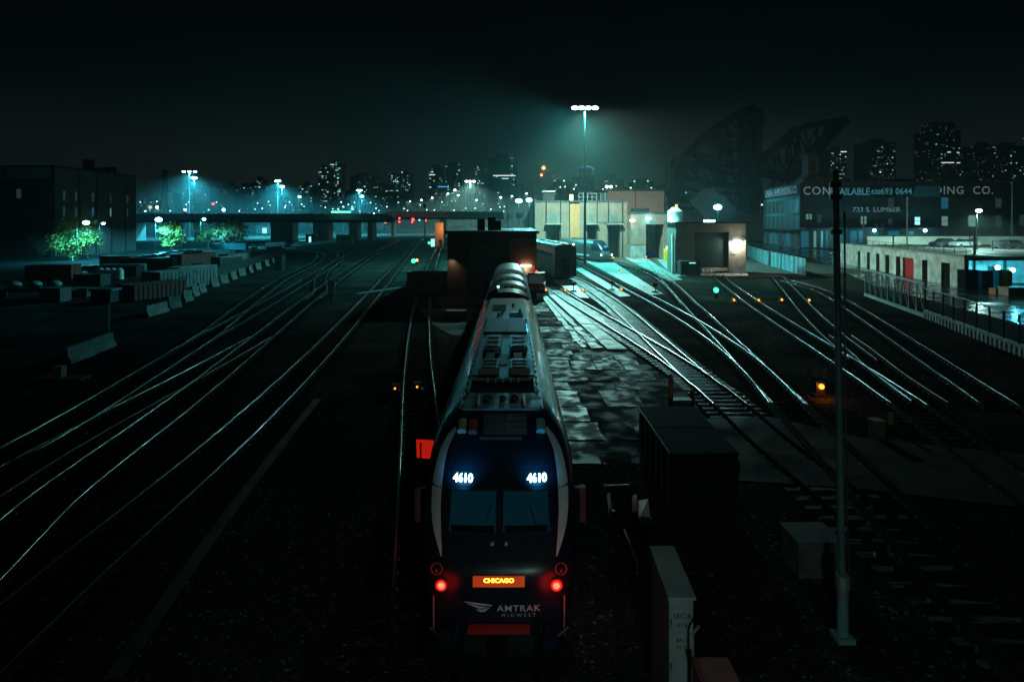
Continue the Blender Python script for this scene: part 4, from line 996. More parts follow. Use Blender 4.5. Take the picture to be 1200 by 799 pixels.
MB().tube([(-.1,0,8.0-1.4),(-.6,0,8.0-1.2),(-.75,0,8.0-2.2),(-.4,0,8.0-3.0)],.05,6).build('hook', M['dark_steel'], t)
util_pole('pale thin pole at the far right edge in front of the brick warehouse', 1186,212,150,GZ,.2,'galv')

# equipment under the deck at the far right, lit by two lamps
eb = thing('equipment_bay', 'open bay under the deck edge with steel frame, lit blue, at the right edge', 'shelter', (ap(1133,336,78).x,78,GZ))
m = MB(); m.box(0,16,4,4.3,0,3.4); m.build('back_wall', M['conc_dark'], eb); MB().box(-.2,16,-1,4.4,3.4,3.75).build('roof', M['dark_steel'], eb)
for k in range(4): MB().box(.4+k*4-.12,.4+k*4+.12,-.8,-.55,0,3.4).build('column', M['teal_box'], eb)
EB = eb.location
def wl_(label, x, y, Y):
    p = ap(x,y,Y); t = thing('wall_lamp', label, 'lamp', (p.x,Y,p.z)); MB().ball((0,0,0),.3,10,6).build('lens', M['lamp_cy'], t, True); MB().box(-.35,.35,.0,.3,.2,.34).build('hood', M['dark_steel'], t)
    light(t, (0,-.5,-.3), 1800, CY, .2); return t
wl_('left one of two glaring cyan lamps in the open bay under the deck', 1169,313.5,79); wl_('right one of two glaring cyan lamps in the open bay under the deck', 1186.5,316.5,78)
def crate(name, label, cat, x, y, size, mat, z=None, rz=0, det=None):
    p = gp(x,y,0); t = thing(name, label, cat, (p.x,p.y,GZ), rz)
    sx, sy, sz = size; MB().box(-sx/2,sx/2,0,sy,0,sz).build('casing', M[mat], t)
    MB().box(-sx/2-.04,sx/2+.04,-.04,sy+.04,sz,sz+.07).build('lid', M[mat], t)
    MB().box(-sx/2+.08,sx/2-.08,-.03,-.004,.15,sz-.15).build('panel', M[det or mat], t); return t
crate('equipment_cabinet', 'tall blue-green cabinet between the two lamps of the open bay', 'cabinet', 1178,337,(1.5,1,2.3),'teal_box')
crate('equipment_cabinet', 'narrow yellow cabinet beside the tall blue-green one in the open bay', 'cabinet', 1184,339,(.5,.8,2.4),'yellow')
crate('equipment_cabinet', 'blue cabinet at the left end of the open bay, near the wall end', 'cabinet', 1158,337,(1.3,1,2.2),'blue')
crate('equipment_cabinet', 'white upright cabinet left of the left bay lamp', 'cabinet', 1164,335,(.5,.6,2.6),'white')
crate('pallet_stack', 'low brown stack of pallets in front of the open bay lamps', 'pallets', 1192,345,(2.0,1.4,.9),'tan')
crate('pallet_stack', 'low yellowish stack of timber left of the brown pallets', 'pallets', 1174,343,(1.4,1,.6),'yellow_wall')
crate('equipment_cabinet', 'dark hut with a small pale pane where the whitewashed wall ends', 'hut', 1139,337,(1.6,1.4,2.3),'flat_black', det='dark_steel')

# lattice railing and chain link fence down the right side
l0, l1, l2 = gp(1014,345), gp(1084,370), gp(1215,421)
lr = thing('lattice_railing', 'steel lattice railing with diagonal bars below the whitewashed wall', 'railing', (l0.x,l0.y,GZ), math.atan2(l1.y-l0.y,l1.x-l0.x))
LL = (l1-l0).length; m = MB(); n = 9; hL = 3.0
for k in range(n+1): m.beam((k*LL/n,0,0),(k*LL/n,0,hL),.10)
for k in range(n): m.beam((k*LL/n,0,hL),((k+1)*LL/n,0,.25),.06)
m.build('lattice', M['galv'], lr)
MB().beam((0,0,hL),(LL,0,hL),.2,.14).build('top_rail', M['galv'], lr); MB().beam((0,0,.2),(LL,0,.2),.3,.3).build('kerb', M['conc'], lr)
cf = thing('chain_fence', 'dark chain link fence with posts along the right edge, wet blue road beyond', 'fence', (l1.x,l1.y,GZ), math.atan2(l2.y-l1.y,l2.x-l1.x))
LL = (l2-l1).length
for k in range(10): MB().cyl((k*LL/9,0,0),(k*LL/9,0,2.6),.07,.07,8).build('post', M['dark_steel'], cf)
m = MB(); m.beam((0,0,2.6),(LL,0,2.6),.07); m.beam((0,0,.75),(LL,0,.75),.06)
m.build('top_rail', M['galv'], cf)
m = MB(); k = 0
while k*.16 < LL+2.6:
    a = k*.16
    for sg in (1,-1):
        x0 = a if sg > 0 else a-1.9; x1 = a-1.9 if sg > 0 else a
        if 0 <= min(x0,x1) and max(x0,x1) <= LL: m.beam((x0,0,.7),(x1,0,2.6),.012)
    k += 1
m.build('mesh', M['dark_steel'], cf)
m = MB()
for k in range(28): m.box(k*LL/28,(k+.55)*LL/28,-.12,.12,0,.55)
m.box(0,LL,-.13,.13,.55,.7); m.build('parapet', M['conc_dark'], cf)

# ------------------------------------------------------------------ bascule bridges (raised leaves)
def truss(name, label, top, bot, Y, wdth=9, th=1.1, extra=()):
    t = thing(name, label, 'bridge', (0,Y,GZ)); 
    for j, dy in enumerate((0, wdth)):
        m = MB(); A = [ap(x,y,Y+0) for x,y in top]; B = [ap(x,y,Y) for x,y in bot]
        P = lambda v: (v.x, dy, v.z-GZ)
        for c, k_ in ((A,1.3),(B,1.5)):
            for a, b in zip(c[:-1], c[1:]): m.beam(P(a),P(b),th*k_)
        for i, (a, b) in enumerate(zip(A, B)):
            m.beam(P(a),P(b),th*.5)
            if i < len(A)-1:
                m.beam(P(a) if i%2 else P(b), P(B[i+1]) if i%2 else P(A[i+1]), th*.45)
        m.build('truss', M['bridge_steel'], t)
    m = MB()
    for c in (top, bot):
        for i, (x,y) in enumerate(c):
            a = ap(x,y,Y); m.beam((a.x,0,a.z-GZ),(a.x,wdth,a.z-GZ),th*.6)
            if i < len(c)-1:
                b = ap(*c[i+1],Y); pass
    m.build('cross_bracing', M['bridge_steel'], t)
    return t
br = truss('bascule_bridge', 'raised steel truss bridge leaf standing almost upright with a pale counterweight', [(788,243),(791,233),(799,206),(804.5,187),(811,178),(833,156),(853,142),(872,130),(884,125.5)],
      [(884,246),(885,236),(885.5,222),(886,208),(886.5,195),(887,181),(888,165),(889,148),(890,129)], 262, 10, 2.0)
m = MB()
for (x,y),(x2,y2) in (((786,243),(884,246)),((795,214),(884,246)),((806,188),(860,246)),((818,175),(850,246)),((842,154),(862,246)),((856,144),(872,246)),((806,188),(886,208)),((830,165),(887,181)),((871,135),(872,246))):
    a, b = ap(x,y,262), ap(x2,y2,262); m.beam((a.x,5,a.z-GZ),(b.x,5,b.z-GZ),1.3)
m.build('tower_frame', M['bridge_steel'], br)
pl_ = [ap(x,y,262) for x,y in ((875,130),(890,125),(886,190),(885,246),(869,246),(872,190))]
m = MB(); m.prism([(p.x,p.z-GZ) for p in pl_], 3, 6); m.build('deck', M['bridge_steel'], br)
pl_ = [ap(x,y,250) for x,y in ((808,236),(822,222),(834,220),(842,227),(862,243),(862,256),(826,256))]
m = MB(); m.prism([(p.x,p.z-GZ) for p in pl_], -12, -8); m.build('counterweight', M['conc_dark'], br)
br2 = truss('bascule_bridge', 'raised steel truss bridge leaf tilted towards the right, behind the lettered warehouse', [(886,196),(904,181),(920,167.5),(935,154),(942.5,147.5),(970,143),(992,139.5)],
      [(889,201),(912,204),(928,210),(939,199),(950,187.5),(967,168),(993,141.5)], 285, 9, 1.8)
m = MB()
for q in ((893,205,898,248),(912,206,900,248),(926,213,930,248),(900,190,926,213)):
    a, b = ap(q[0],q[1],285), ap(q[2],q[3],285); m.beam((a.x,3,a.z-GZ),(b.x,3,b.z-GZ),1.3)
pl_ = [ap(x,y,285) for x,y in ((918,207),(930,212),(994,142),(988,140),(946,179))]
m.prism([(p.x,p.z-GZ) for p in pl_], 2, 5)
m.build('deck', M['bridge_steel'], br2)
m = MB(); p = ap(880,246,262)
st_ = thing('bridge_pier', 'dark pier and machinery house at the foot of the raised bridge leaves', 'pier', (ap(838,270,268).x,268,GZ))
MB().box(-24,24,0,10,0,12.5).build('pier', M['conc_dark'], st_); MB().box(14,20,-1,3,12.5,17).build('machinery_house', M['dark_steel'], st_)
for dx, mt in ((18,'red_led'),(17.2,'lamp_warm'),(20.5,'win_white')): MB().ball((dx,-1.2,14.5+dx%3*.6),.45,8,6).build('signal_lamp', M[mt], st_, True)

# ------------------------------------------------------------------ road bridge and viaduct across the back
def viaduct(label, x0, x1, yt, yb, Y, piers, th=9):
    a, b = ap(x0,yt,Y), ap(x1,yt,Y); zb = ap(x0,yb,Y).z
    t = thing('road_bridge', label, 'bridge', (a.x,Y,GZ)); L = b.x-a.x
    MB().box(0,L,0,th,zb-GZ,a.z-GZ-.9).build('deck', M['bridge_steel'], t)
    MB().box(0,L,-.3,0-.01,zb-GZ+1.2,a.z-GZ).build('parapet', M['conc_dark'], t)
    for p0, p1 in piers:
        MB().box((p0-x0)*Y/F,(p1-x0)*Y/F,1,th-1,0,zb-GZ-.02).build('pier', M['conc_dark'], t)
    return t
viaduct('long dark road bridge across the centre, red signals glowing beneath', 452,590,248,257.5,322,[(458,461),(515,522),(560,566)])
viaduct('long dark viaduct across the left, lit gaps showing between its piers', 150,456,250.5,261,262,[(152,158),(196,205),(226,236),(262,276),(316,342),(366,384),(408,418),(430,436)])
MB_ = MB().box(0,8.5,0,.3,0,.8); p = ap(388,249,258); tag(MB_.build('light_strip', M['green_strip'], None, loc=(p.x,258,p.z-.2)), 'glowing green light strip on the viaduct parapet', 'light strip')
yb_ = thing('yellow_booth', 'narrow ochre booth with a dark door, between the bridge and the brick shed', 'booth', gp(515,289)); s_ = gp(515,289).y/F
MB().box(-5*s_,4.5*s_,0,3,0,28*s_).build('wall', M['yellow_wall'], yb_); MB().box(-.3*s_,3*s_,-.05,-.005,0,8*s_).build('door', M['flat_black'], yb_); MB().box(-10*s_,-6*s_,-.2,1,0,9*s_).build('lit_kiosk', M['win_teal'], yb_)
MB().box(-5.3*s_,4.8*s_,-.3,3.3,28*s_,28.8*s_).build('roof', M['dark_steel'], yb_)
light(yb_, (6*s_,-3,22*s_), 700, WARM, .3)  # bare warm light added beside the booth to brighten it
# things under the viaduct
def hut(label, x0, x1, yt, yb, mat, name='storage_hut', d=4, lit=None):
    a = gp(x0,yb,GZ); s = a.y/F; t = thing(name, label, 'hut', a); w_ = (x1-x0)*s; h = (yb-yt)*s
    MB().box(0,w_,0,d,0,h).build('wall', M[mat], t); MB().box(-.12,w_+.12,-.12,d+.12,h,h+.18).build('roof', M['galv'], t)
    MB().box(w_*.35,w_*.6,-.05,-.006,0,h*.75).build('door', M[lit or 'grey_door'], t); return t
hut('pale teal hut beside the rails in front of the viaduct', 394,412,275.5,285,'teal_box')
hut('small dark kiosk with a lit side, left of the pale teal hut', 358,369,275,284,'dark_steel', lit='win_teal')
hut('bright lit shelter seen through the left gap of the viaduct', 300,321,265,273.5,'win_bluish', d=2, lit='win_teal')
hut('teal block building seen between two viaduct piers', 385,402,261,271,'teal_box', d=3)
hut('pale block seen under the bridge beside its left pier', 430,448,259.5,270,'teal_box', d=3, lit='win_warm')
patch('wet_apron', [(p.x,p.y) for p in (gp(335,289),(gp(392,284)),(gp(408,281.5)),gp(350,281))], M['slab'], GZ+.03)
for x, y in ((468,256),(468,260),(484,257.5),(483,260.5),(499,258.5)):
    p = ap(x,y,318); t = thing('bridge_signal', 'red signal lamp hanging below the central road bridge', 'signal', (p.x,318,p.z), 0, 'red signals under the bridge')
    MB().ball((0,0,0),.75 if x == 484 else .5,8,6).build('lens', M['red_led'], t, True); MB().box(-.9,.9,.3,.6,-1.2,1.6).build('housing', M['black'], t)
    light(t, (0,-1.5,0), 60, (1,.05,.05), .3)
p = ap(491.5,258,317); t = thing('bridge_signal', 'blue signal lamp between the red ones below the road bridge', 'signal', p); MB().ball((0,0,0),.4,8,6).build('lens', M['blue_led'], t, True); MB().box(-.5,.5,.3,.5,-.6,.6).build('housing', M['black'], t)
sp_ = thing('signal_mast', 'dark signal mast with a square head, left of the brick shed by the bridge', 'signal mast', gp(498,283)); hh = ap(498,239,gp(498,283).y).z
MB().cyl((0,0,0),(0,0,hh),.25,.2,8).build('pole', M['dark_steel'], sp_); MB().box(-.7,.7,-.3,.3,hh-1.6,hh+.2).build('head', M['black'], sp_)
p = gp(503,287); t = thing('dwarf_signal', 'cyan-green signal by the ochre booth at the left of the brick shed', 'signal', (p.x,p.y,GZ)); MB().box(-.5,.5,0,.5,0,1.4).build('housing', M['black'], t); MB().ball((0,-.1,.9),.5,8,6).build('lens', M['green_led'], t, True)

# ------------------------------------------------------------------ dwarf signals and amber markers
def dwarf(label, x, y, mat, h=.9, r=.13, power=0, col=(1,1,1), group=None):
    p = gp(x,y,GZ); t = thing('dwarf_signal', label, 'signal', (p.x,p.y,GZ), 0, group)
    m = MB(); m.box(-.2,.2,0,.25,.15,h+.2); m.box(-.3,.3,-.05,.3,0,.15); m.build('housing', M['black'], t)
    MB().ball((0,-.06,h),r,10,6).build('lens', M[mat], t, True); MB().box(-.16,.16,-.16,0,h+.15,h+.19).build('visor', M['black'], t)
    if power: light(t, (0,-.35,h), power, col, .08)
    return t
dwarf('dwarf signal showing green beside the right-hand yard rails', 839,349.5,'green_led',.9,.30,60,(.1,1,.6))
dwarf('dwarf signal showing green next to an amber lamp, left of the brick shed', 484.5,312,'green_led',1.0,.42,60,(.1,1,.6))
dwarf('dwarf signal glowing amber-white, touching the green one left of the brick shed', 488.5,311,'orange_led',1.0,.30,30,(1,.7,.4))
dwarf('dwarf signal glowing deep orange close to the tall dark pole', 962,466,'orange_led',.55,.13,16,(1,.2,.03))
MG = 'amber markers beside the yard rails'
for x, y in ((640,340),(662.5,340),(683,340),(728,339),(727.5,317),(718.6,301),(757,300),(860,352.5),(889,352.5),(916,352),(948,352.5)):
    dwarf('small amber marker light standing low between the right-hand yard rails', x, y+2.5, 'orange_led', .3, (.06+.0010*gp(x,y).y), 0, group=MG)
for x, y in ((463,458.5),(489,456.5)):
    dwarf('small amber marker light next to the bending rails left of the locomotive', x, y+3, 'orange_led', .28, .05, 0, group='amber markers left of the locomotive')
dwarf('small blue-white marker light low by the shop bay tarpaulin', 749,298,'lamp_wht',.3,.25)
def marker(label, x, y, mat, wd=.28, h=.8):
    p = gp(x,y,GZ); t = thing('marker_post', label, 'marker post', (p.x,p.y,GZ)); MB().box(-.1,.1,0,.15,0,h*.5).build('stake', M['black'], t); MB().box(-wd/2,wd/2,-.04,.0,h*.35,h).build('plate', M[mat], t); return t
marker('yellow marker plate on a black stake near the paved crossing', 1043.5,505,'yellow',.18,.75)
marker('yellowish marker plate left of the orange dwarf signal', 955,449,'yellow',.16,.7)
marker('tan marker plate just behind the orange dwarf signal', 966,450,'tan',.2,.8)
crate('relay_box', 'grey relay box on the ground left of the yellow marker plate', 'relay box', 1031,509,(.4,.4,.65),'conc_dark')
marker('blue-white number plate on a dark stake in the left yard', 388.5,352,'white',.7,2.2)
p = gp(388.5,352,GZ); 
# switch stands
for lab, x, y in (('black switch stand on the pale slab strip left of the centre yard rails',672,343),('black switch stand on the slab strip right of the dark coach',717,341),('black switch stand at the fork by the last pale slab',768,344)):
    p = gp(x,y,GZ); t = thing('switch_stand', lab, 'switch stand', (p.x,p.y,GZ)); MB().box(-.35,.35,-.2,.2,0,.3).build('base', M['black'], t); MB().cyl((0,0,.3),(0,0,1.2),.06,.06,6).build('rod', M['black'], t); MB().box(-.3,.3,-.03,.03,.85,1.25).build('target', M['black'], t)

# ------------------------------------------------------------------ near right: dumpster, cabinets, pole, gate
dp = thing('dumpster', 'black steel dumpster with a sloping lid, right of the locomotive', 'dumpster', (4.55,17.0,GZ))
m = MB(); m.prism([(0,.18),(0,1.75),(1.85,1.78),(1.95,1.5),(1.8,.18)], 0, 4.2); m.build('body', M['flat_black'], dp)
m = MB(); m.box(-.05,1.9,-.05,2.05,1.78,1.84); m.box(-.05,1.9,2.12,4.25,1.78,1.84); m.build('lid', M['flat_black'], dp)
m = MB()
for k in range(6): m.box(-.07,-.005,.25+k*.74,.37+k*.74,.3,1.7)
m.beam((-.05,-.02,1.8),(-.05,4.2,1.8),.06); m.build('rib', M['dark_steel'], dp)
for x in (.2,1.6):
    for y in (.3,3.9): MB().cyl((x-.05,y,.1),(x+.05,y,.1),.1,.1,10).build('caster', M['rubber'], dp)
cb = thing('signal_cabinet', 'tall narrow grey cabinet with a sloping lid and stencilled letters, foreground right', 'cabinet', (2.50,9.5,GZ))
MB().box(0,.38,0,1.2,.1,2.42).build('body', M['grimy_cab'], cb)
m = MB(); m.add([(-.03,-.06,2.42),(.41,-.06,2.42),(.41,1.24,2.5),(-.03,1.24,2.5),(-.03,-.06,2.47),(.41,-.06,2.47),(.41,1.24,2.58),(-.03,1.24,2.58)],[(0,3,2,1),(4,5,6,7),(0,1,5,4),(1,2,6,5),(2,3,7,6),(3,0,4,7)]); m.build('lid', M['grimy_cab'], cb)
pn = MB().box(.02,.36,-.012,-.002,.5,2.3).build('door', M['grimy_cab'], cb)
for s_, sz, z_ in (('SEC-8',.115,2.14),('01 E',.085,2.0),('RR11',.085,1.76),('TY D',.085,1.64)):
    lettering('lettering', s_, sz, M['letter_dark'], pn, (.2,-.016,z_), bold=.002)
MB().box(-.02,.40,.0,1.2,0,.1).build('plinth', M['conc_dark'], cb)
for k in range(5): MB().box(.06,.32,-.022,-.013,.75+k*.06,.78+k*.06).build('louvre', M['dark_grey'], pn)
for z_ in (.6,1.3,2.0): MB().cyl((.025,-.02,z_),(.025,-.02,z_+.1),.012,.012,6).build('hinge', M['dark_steel'], pn)
MB().box(.335,.355,-.05,-.014,1.2,1.4).build('handle', M['galv'], cb)
rb = thing('utility_box', 'dull red box with a pale edge in the bottom foreground, beside the grey cabinet', 'box', (2.75,8.3,GZ))
MB().box(0,.5,0,.75,.0,1.75).build('casing', M['dull_red'], rb); MB().box(-.03,.53,-.03,.78,1.75,1.79).build('lid', M['dull_red'], rb)
MB().tube([(.02,.85,.2),(.02,.85,2.1),(.1,.8,2.25)],.02,6).build('conduit', M['galv'], rb)
hs = thing('hose_bracket', 'bent pale pipe on a stub left of the grey cabinet', 'pipe', gp(748,690,GZ)); MB().tube([(0,0,0),(0,0,.35),(-.02,.05,.62),(-.28,.25,1.25)],.018,6).build('pipe', M['galv'], hs); MB().ball((0,0,.3),.06,8,5).build('valve', M['dark_steel'], hs)
tpz = ap(979,200,12.03); pb_ = Vector((6.66,12.03,GZ))
po = thing('utility_pole', 'tall dark foreground pole with a pale metal foot, at the right', 'pole', pb_)
MB().cyl((0,0,.1),(tpz.x-pb_.x,0,tpz.z-GZ),.075,.060,14).build('pole', M['pole'], po, 40)
m = MB(); m.cyl((0,0,1.05),(0,0,1.3),.14,.13,12); m.cyl((0,0,.85),(0,0,1.05),.11,.11,12); m.build('collar', M['galv'], po, 40)
MB().cyl((0,0,.1),(0,0,.85),.11,.10,12).build('foot', M['teal_box'], po, 40); MB().box(-.17,.17,-.17,.17,0,.10).build('base_plate', M['teal_box'], po)
m = MB()
for z_ in (8.2,8.9,9.15): 
    f_ = z_/9.4; m.cyl(((tpz.x-pb_.x)*f_,0,z_-.05),((tpz.x-pb_.x)*f_,0,z_+.05),.11,.11,12)
m.tube([(.1,-.06,.3),(.0,-.1,5),(-.02,-.1,8.6)],.018,6); m.build('conduit', M['dark_steel'], po)
crate('relay_box', 'low wide relay box with a pale lid behind the tall foreground pole', 'relay box', 961,668,(1.0,.9,.8),'dark_grey')
gt = thing('pipe_gate', 'black pipe hoop gate left of the dumpster, scraps of metal at its foot', 'gate', gp(709,606,GZ), R(6))
m = MB(); m.tube([(0,0,0),(0,0,1.75),(.06,0,1.8),(.66,0,1.8),(.72,0,1.75),(.72,0,0)],.03,8); m.build('hoop', M['dark_steel'], gt)
m = MB(); m.tube([(0,0,.9),(.72,0,.9)],.02,6); m.cyl((0,0,.88),(0,0,.95),.045,.045,8); m.cyl((0,0,1.5),(0,0,1.56),.045,.045,8); m.build('crossbar', M['galv'], gt)
for lab, x, y, sx, mt in (('pale scrap panel lying between the pipe gate and the dumpster',748,610,.35,'galv'),('small pale scrap box at the foot of the pipe gate',714,602,.14,'white'),('pale bent sheet leaning by the dumpster corner',741,604,.2,'galv')):
    p = gp(x,y,GZ); t = thing('scrap_panel', lab, 'scrap', (p.x,p.y,GZ), random.random()); m = MB(); m.add([(0,0,0),(sx,0,0),(sx*.9,.1,.55),(.05,.14,.5)],[(0,1,2,3)]); m.add([(0,.02,0),(sx,.02,0),(sx*.9,.12,.55),(.05,.16,.5)],[(3,2,1,0)]); m.build('sheet', M[mt], t); MB().box(0,sx,-.1,0,0,.1).build('base', M['dark_steel'], t)
yp = thing('bollard', 'yellowish steel post rising behind the black dumpster', 'bollard', gp(786,505,GZ)); MB().cyl((0,0,0),(0,0,2.2),.10,.10,12).build('post', M['yellow_wall'], yp, 40); MB().ball((0,0,2.2),.10,12,6).build('cap', M['yellow_wall'], yp, True)
crate('relay_box', 'pale grey box on the ground behind the dumpster, beside the yellowish post', 'relay box', 800,480,(.75,.4,.55),'white')
marker('short red marker stake right of the pale box behind the dumpster', 811,480,'red',.2,.9)
# red sign by the locomotive's flank
p = gp(492,560,GZ); t = thing('flag_sign', 'bright red sheet sign held on a post at the left flank of the locomotive', 'sign', (-2.75,18.0,GZ))
MB().tube([(0,0,0),(0,0,1.75)],.03,6).build('post', M['dark_steel'], t); MB().add([(-.12,0,1.3),(.38,-.02,1.27),(.4,0,1.82),(-.14,.02,1.84)],[(0,1,2,3)]).add([(-.12,.012,1.3),(.38,-.008,1.27),(.4,.012,1.82),(-.14,.032,1.84)],[(3,2,1,0)]).build('sheet', glow('red_glowing_sheet',(1,.02,.01),.35), t)  # sheet has its own red emission
# junk left of the shed: pallet wall, forklift, cones
pw_ = thing('pallet_stack', 'pale stacked concrete panels in the gap beside the bending rails, left of the brick shed', 'panels', gp(476,345,GZ)); s_ = gp(476,345).y/F
for j in range(4):
    for i in range(3): MB().box(i*3.3,i*3.3+3.1,j*.15,1.6+j*.1,j*.66,j*.66+.6).build('panel', M['conc_dark'], pw_)
fk = thing('forklift', 'forklift with a yellow mast in front of the brick shed door', 'forklift', gp(541,347,GZ))
MB().box(-.9,.7,.4,2.4,.35,1.2).build('body', M['flat_black'], fk); MB().box(-.8,.6,1.0,2.2,2.1,2.2).build('roof', M['black'], fk)
MB().box(-.9,.2,.2,.5,1.25,1.8).build('counterweight', M['yellow'], fk)
for x in (-.75,.55):
    MB().box(x-.05,x+.05,1.0,1.1,1.2,2.1).build('cab_post', M['black'], fk)
MB().box(.66,.86,.1,.25,.3,3.4).build('mast', M['yellow'], fk)
for x in (-.7,.5):
    for y in (.6,2.1): MB().cyl((x-.1,y,.35),(x+.1,y,.35),.35,.35,14).build('wheel', M['rubber'], fk)
for lab, x, y in (('orange-red traffic cone left of the forklift at the shed corner',526,346),('traffic cone half hidden by the first, at the brick shed corner',523,347)):
    p = gp(x,y,GZ); t = thing('traffic_cone', lab, 'traffic cone', (p.x,p.y,GZ)); MB().cyl((0,0,.05),(0,0,1.15),.3,.05,14).build('cone', M['red'], t); MB().box(-.4,.4,-.4,.4,0,.05).build('base', M['black'], t); MB().cyl((0,0,.45),(0,0,.65),.20,.15,14).build('band', M['white'], t)
for lab, x, y in (('low pale concrete block beside the left train flank, before the forklift',534,372),):
    crate('concrete_block', lab, 'block', x, y, (1.6,1.2,.7), 'conc')
# cable trough
ct = [gp(130,799,GZ), gp(160,755,GZ), gp(240,640,GZ), gp(300,560,GZ), gp(372,468,GZ)]
m = MB(); C = smooth(ct,2)
rows = []
for i, p in enumerate(C):
    a = C[max(0,i-1)]; b = C[min(len(C)-1,i+1)]; d = (b-a).normalized(); n = Vector((d.y,-d.x,0))
    rows.append([tuple(p-n*.15-Vector((0,0,.05))), tuple(p-n*.15+Vector((0,0,.06))), tuple(p+n*.15+Vector((0,0,.06))), tuple(p+n*.15-Vector((0,0,.05)))])
m.grid(rows); tag(m.build('cable_trough', M['trough']), 'long straight concrete cable trough lying on the ballast, lower left', 'cable trough')
t = thing('timber_plank', 'pale plank lying on the ballast between the left rails and the brick shed', 'plank', gp(418,345,GZ), R(60)); MB().box(0,9,-.15,.15,0,.12).build('board', M['conc'], t)

# ------------------------------------------------------------------ left: warehouse, trees, containers, barriers
lw = thing('brick_warehouse', 'huge dark brick warehouse with a pale rooftop sign band, far left', 'warehouse', (-150,143,GZ))
lz = Z(196,143); 
m = MB(); m.box(-60,40.5,0,31,0,lz); m.build('wall', M['brick_dark'], lw); MB().box(-60.2,40.7,-.2,31.2,lz,lz+.4).build('cornice', M['flat_black'], lw)
sb = MB().box(-60,39.5,-.25,-.02,lz-2.6,lz-.05).build('sign_band', M['teal_box'], lw)
lettering('lettering', 'STORAGE', 2.7, M['letter_dark'], sb, ((8-600)*143/F+150-5.6,-.3,lz-1.3), bold=.1, sx=1.0)
for x, y, c in ((22,227,'win_dim'),(18,243,'flat_black'),(40,232,'flat_black')):
    MB().box((x-600)*143/F+149.5,(x-600)*143/F+150.6,-.08,-.01,Z(y,143)-1.1,Z(y,143)+1.1).build('window', M[c], lw)
for k, Yd in enumerate((146,150,156,163,170)):
    for zz_, mt in ((14.8,'win_dim'),(11.0,'win_bluish' if k == 2 else 'win_pale' if k == 3 else 'win_dim')):
        MB().box(40.51,40.6,Yd-143-.3,Yd-143+.3,zz_-1.1,zz_+1.1).build('window', M[mt if k%2 or mt != 'win_pale' else 'win_dim'], lw)
for dy, hh_ in ((18,3.2),(24,1.6),(27,2.0),(22,1.2)): MB().box(35,37,dy-1,dy+.6,lz+.4,lz+.4+hh_).build('roof_stack', M['flat_black'], lw)
for dy in (8,14,20,26): MB().cyl((40.8,dy,0),(40.8,dy,lz-.3),.12,.12,6).build('downpipe', M['flat_black'], lw)
sk = thing('smokestack', 'dark brick smokestack beyond the big warehouse, left of the light masts', 'chimney', (ap(193.5,262,420).x,420,GZ)); hh_ = Z(202,420); MB().cyl((0,0,0),(0,0,hh_),2.6,1.7,16).build('shaft', M['brick_dark'], sk, 40); MB().cyl((0,0,hh_),(0,0,hh_+1.2),2.1,2.1,16).build('crown_rim', M['flat_black'], sk)
def tree(label, x, yb, Y, rx, zc, rz, mat, n=2600, trunk=.22, seed=1, group=None):
    rnd = random.Random(seed); bx = (x-CX)*Y/F; t = thing('street_tree', label, 'tree', (bx,Y,GZ), 0, group)
    m = MB(); m.cyl((0,0,0),(.1,0,zc*.7),trunk,trunk*.6,8)
    tips = []
    for k in range(9):
        a = k*2.4; e = Vector((rx*.62*math.cos(a)*rnd.uniform(.5,1), rx*.62*math.sin(a)*rnd.uniform(.5,1), zc+rz*rnd.uniform(-.4,.6)))
        m.cyl((.06,0,zc*rnd.uniform(.4,.7)), e, trunk*.35, .03, 6); tips.append(e)
    m.build('trunk', M['trunk'], t, 40)
    c = MB(); cl = []
    for k in range(46):
        a = rnd.uniform(0,2*math.pi); u = rnd.uniform(-.9,1); r = math.sqrt(max(0,1-u*u))*rnd.uniform(.45,1.05)
        cl.append((Vector((rx*r*math.cos(a), rx*r*math.sin(a), zc+rz*u)), rnd.uniform(.5,1.0)*rx*.3))
    for k in range(n):
        ctr, rr = rnd.choice(cl); p = ctr + Vector((rnd.gauss(0,1),rnd.gauss(0,1),rnd.gauss(0,.8)))*rr*.6
        s = rnd.uniform(.14,.34); d1 = Vector((rnd.gauss(0,1),rnd.gauss(0,1),rnd.gauss(0,1))).normalized(); d2 = d1.cross(Vector((rnd.gauss(0,1),rnd.gauss(0,1),rnd.gauss(0,1)))).normalized()
        c.add([p-d1*s, p+d2*s*.6, p+d1*s, p-d2*s*.6], [(0,1,2,3)])
    c.build('crown', M[mat], t); return t
tree('leafy street tree glittering under the lamp by the big dark warehouse', 91,303,132, 4.7, 4.8, 3.6, 'leaf', 4200, seed=3)
tree('dark street tree in shadow left of the glittering one', 60,300,137, 4.6, 4.6, 3.4, 'leaf2', 2400, seed=8)
tree('pale yellow-green street tree right of the lone cyan lamp', 201,290,152, 3.2, 4.9, 2.9, 'leaf', 3200, seed=5)
tree('mottled green street tree in front of the dark viaduct, third from the left', 244,287,190, 4.0, 5.4, 3.1, 'leaf', 3000, seed=6)
tree('dull olive street tree furthest right in the row before the viaduct', 272,288,186, 4.6, 5.6, 3.4, 'leaf2', 3400, seed=7)

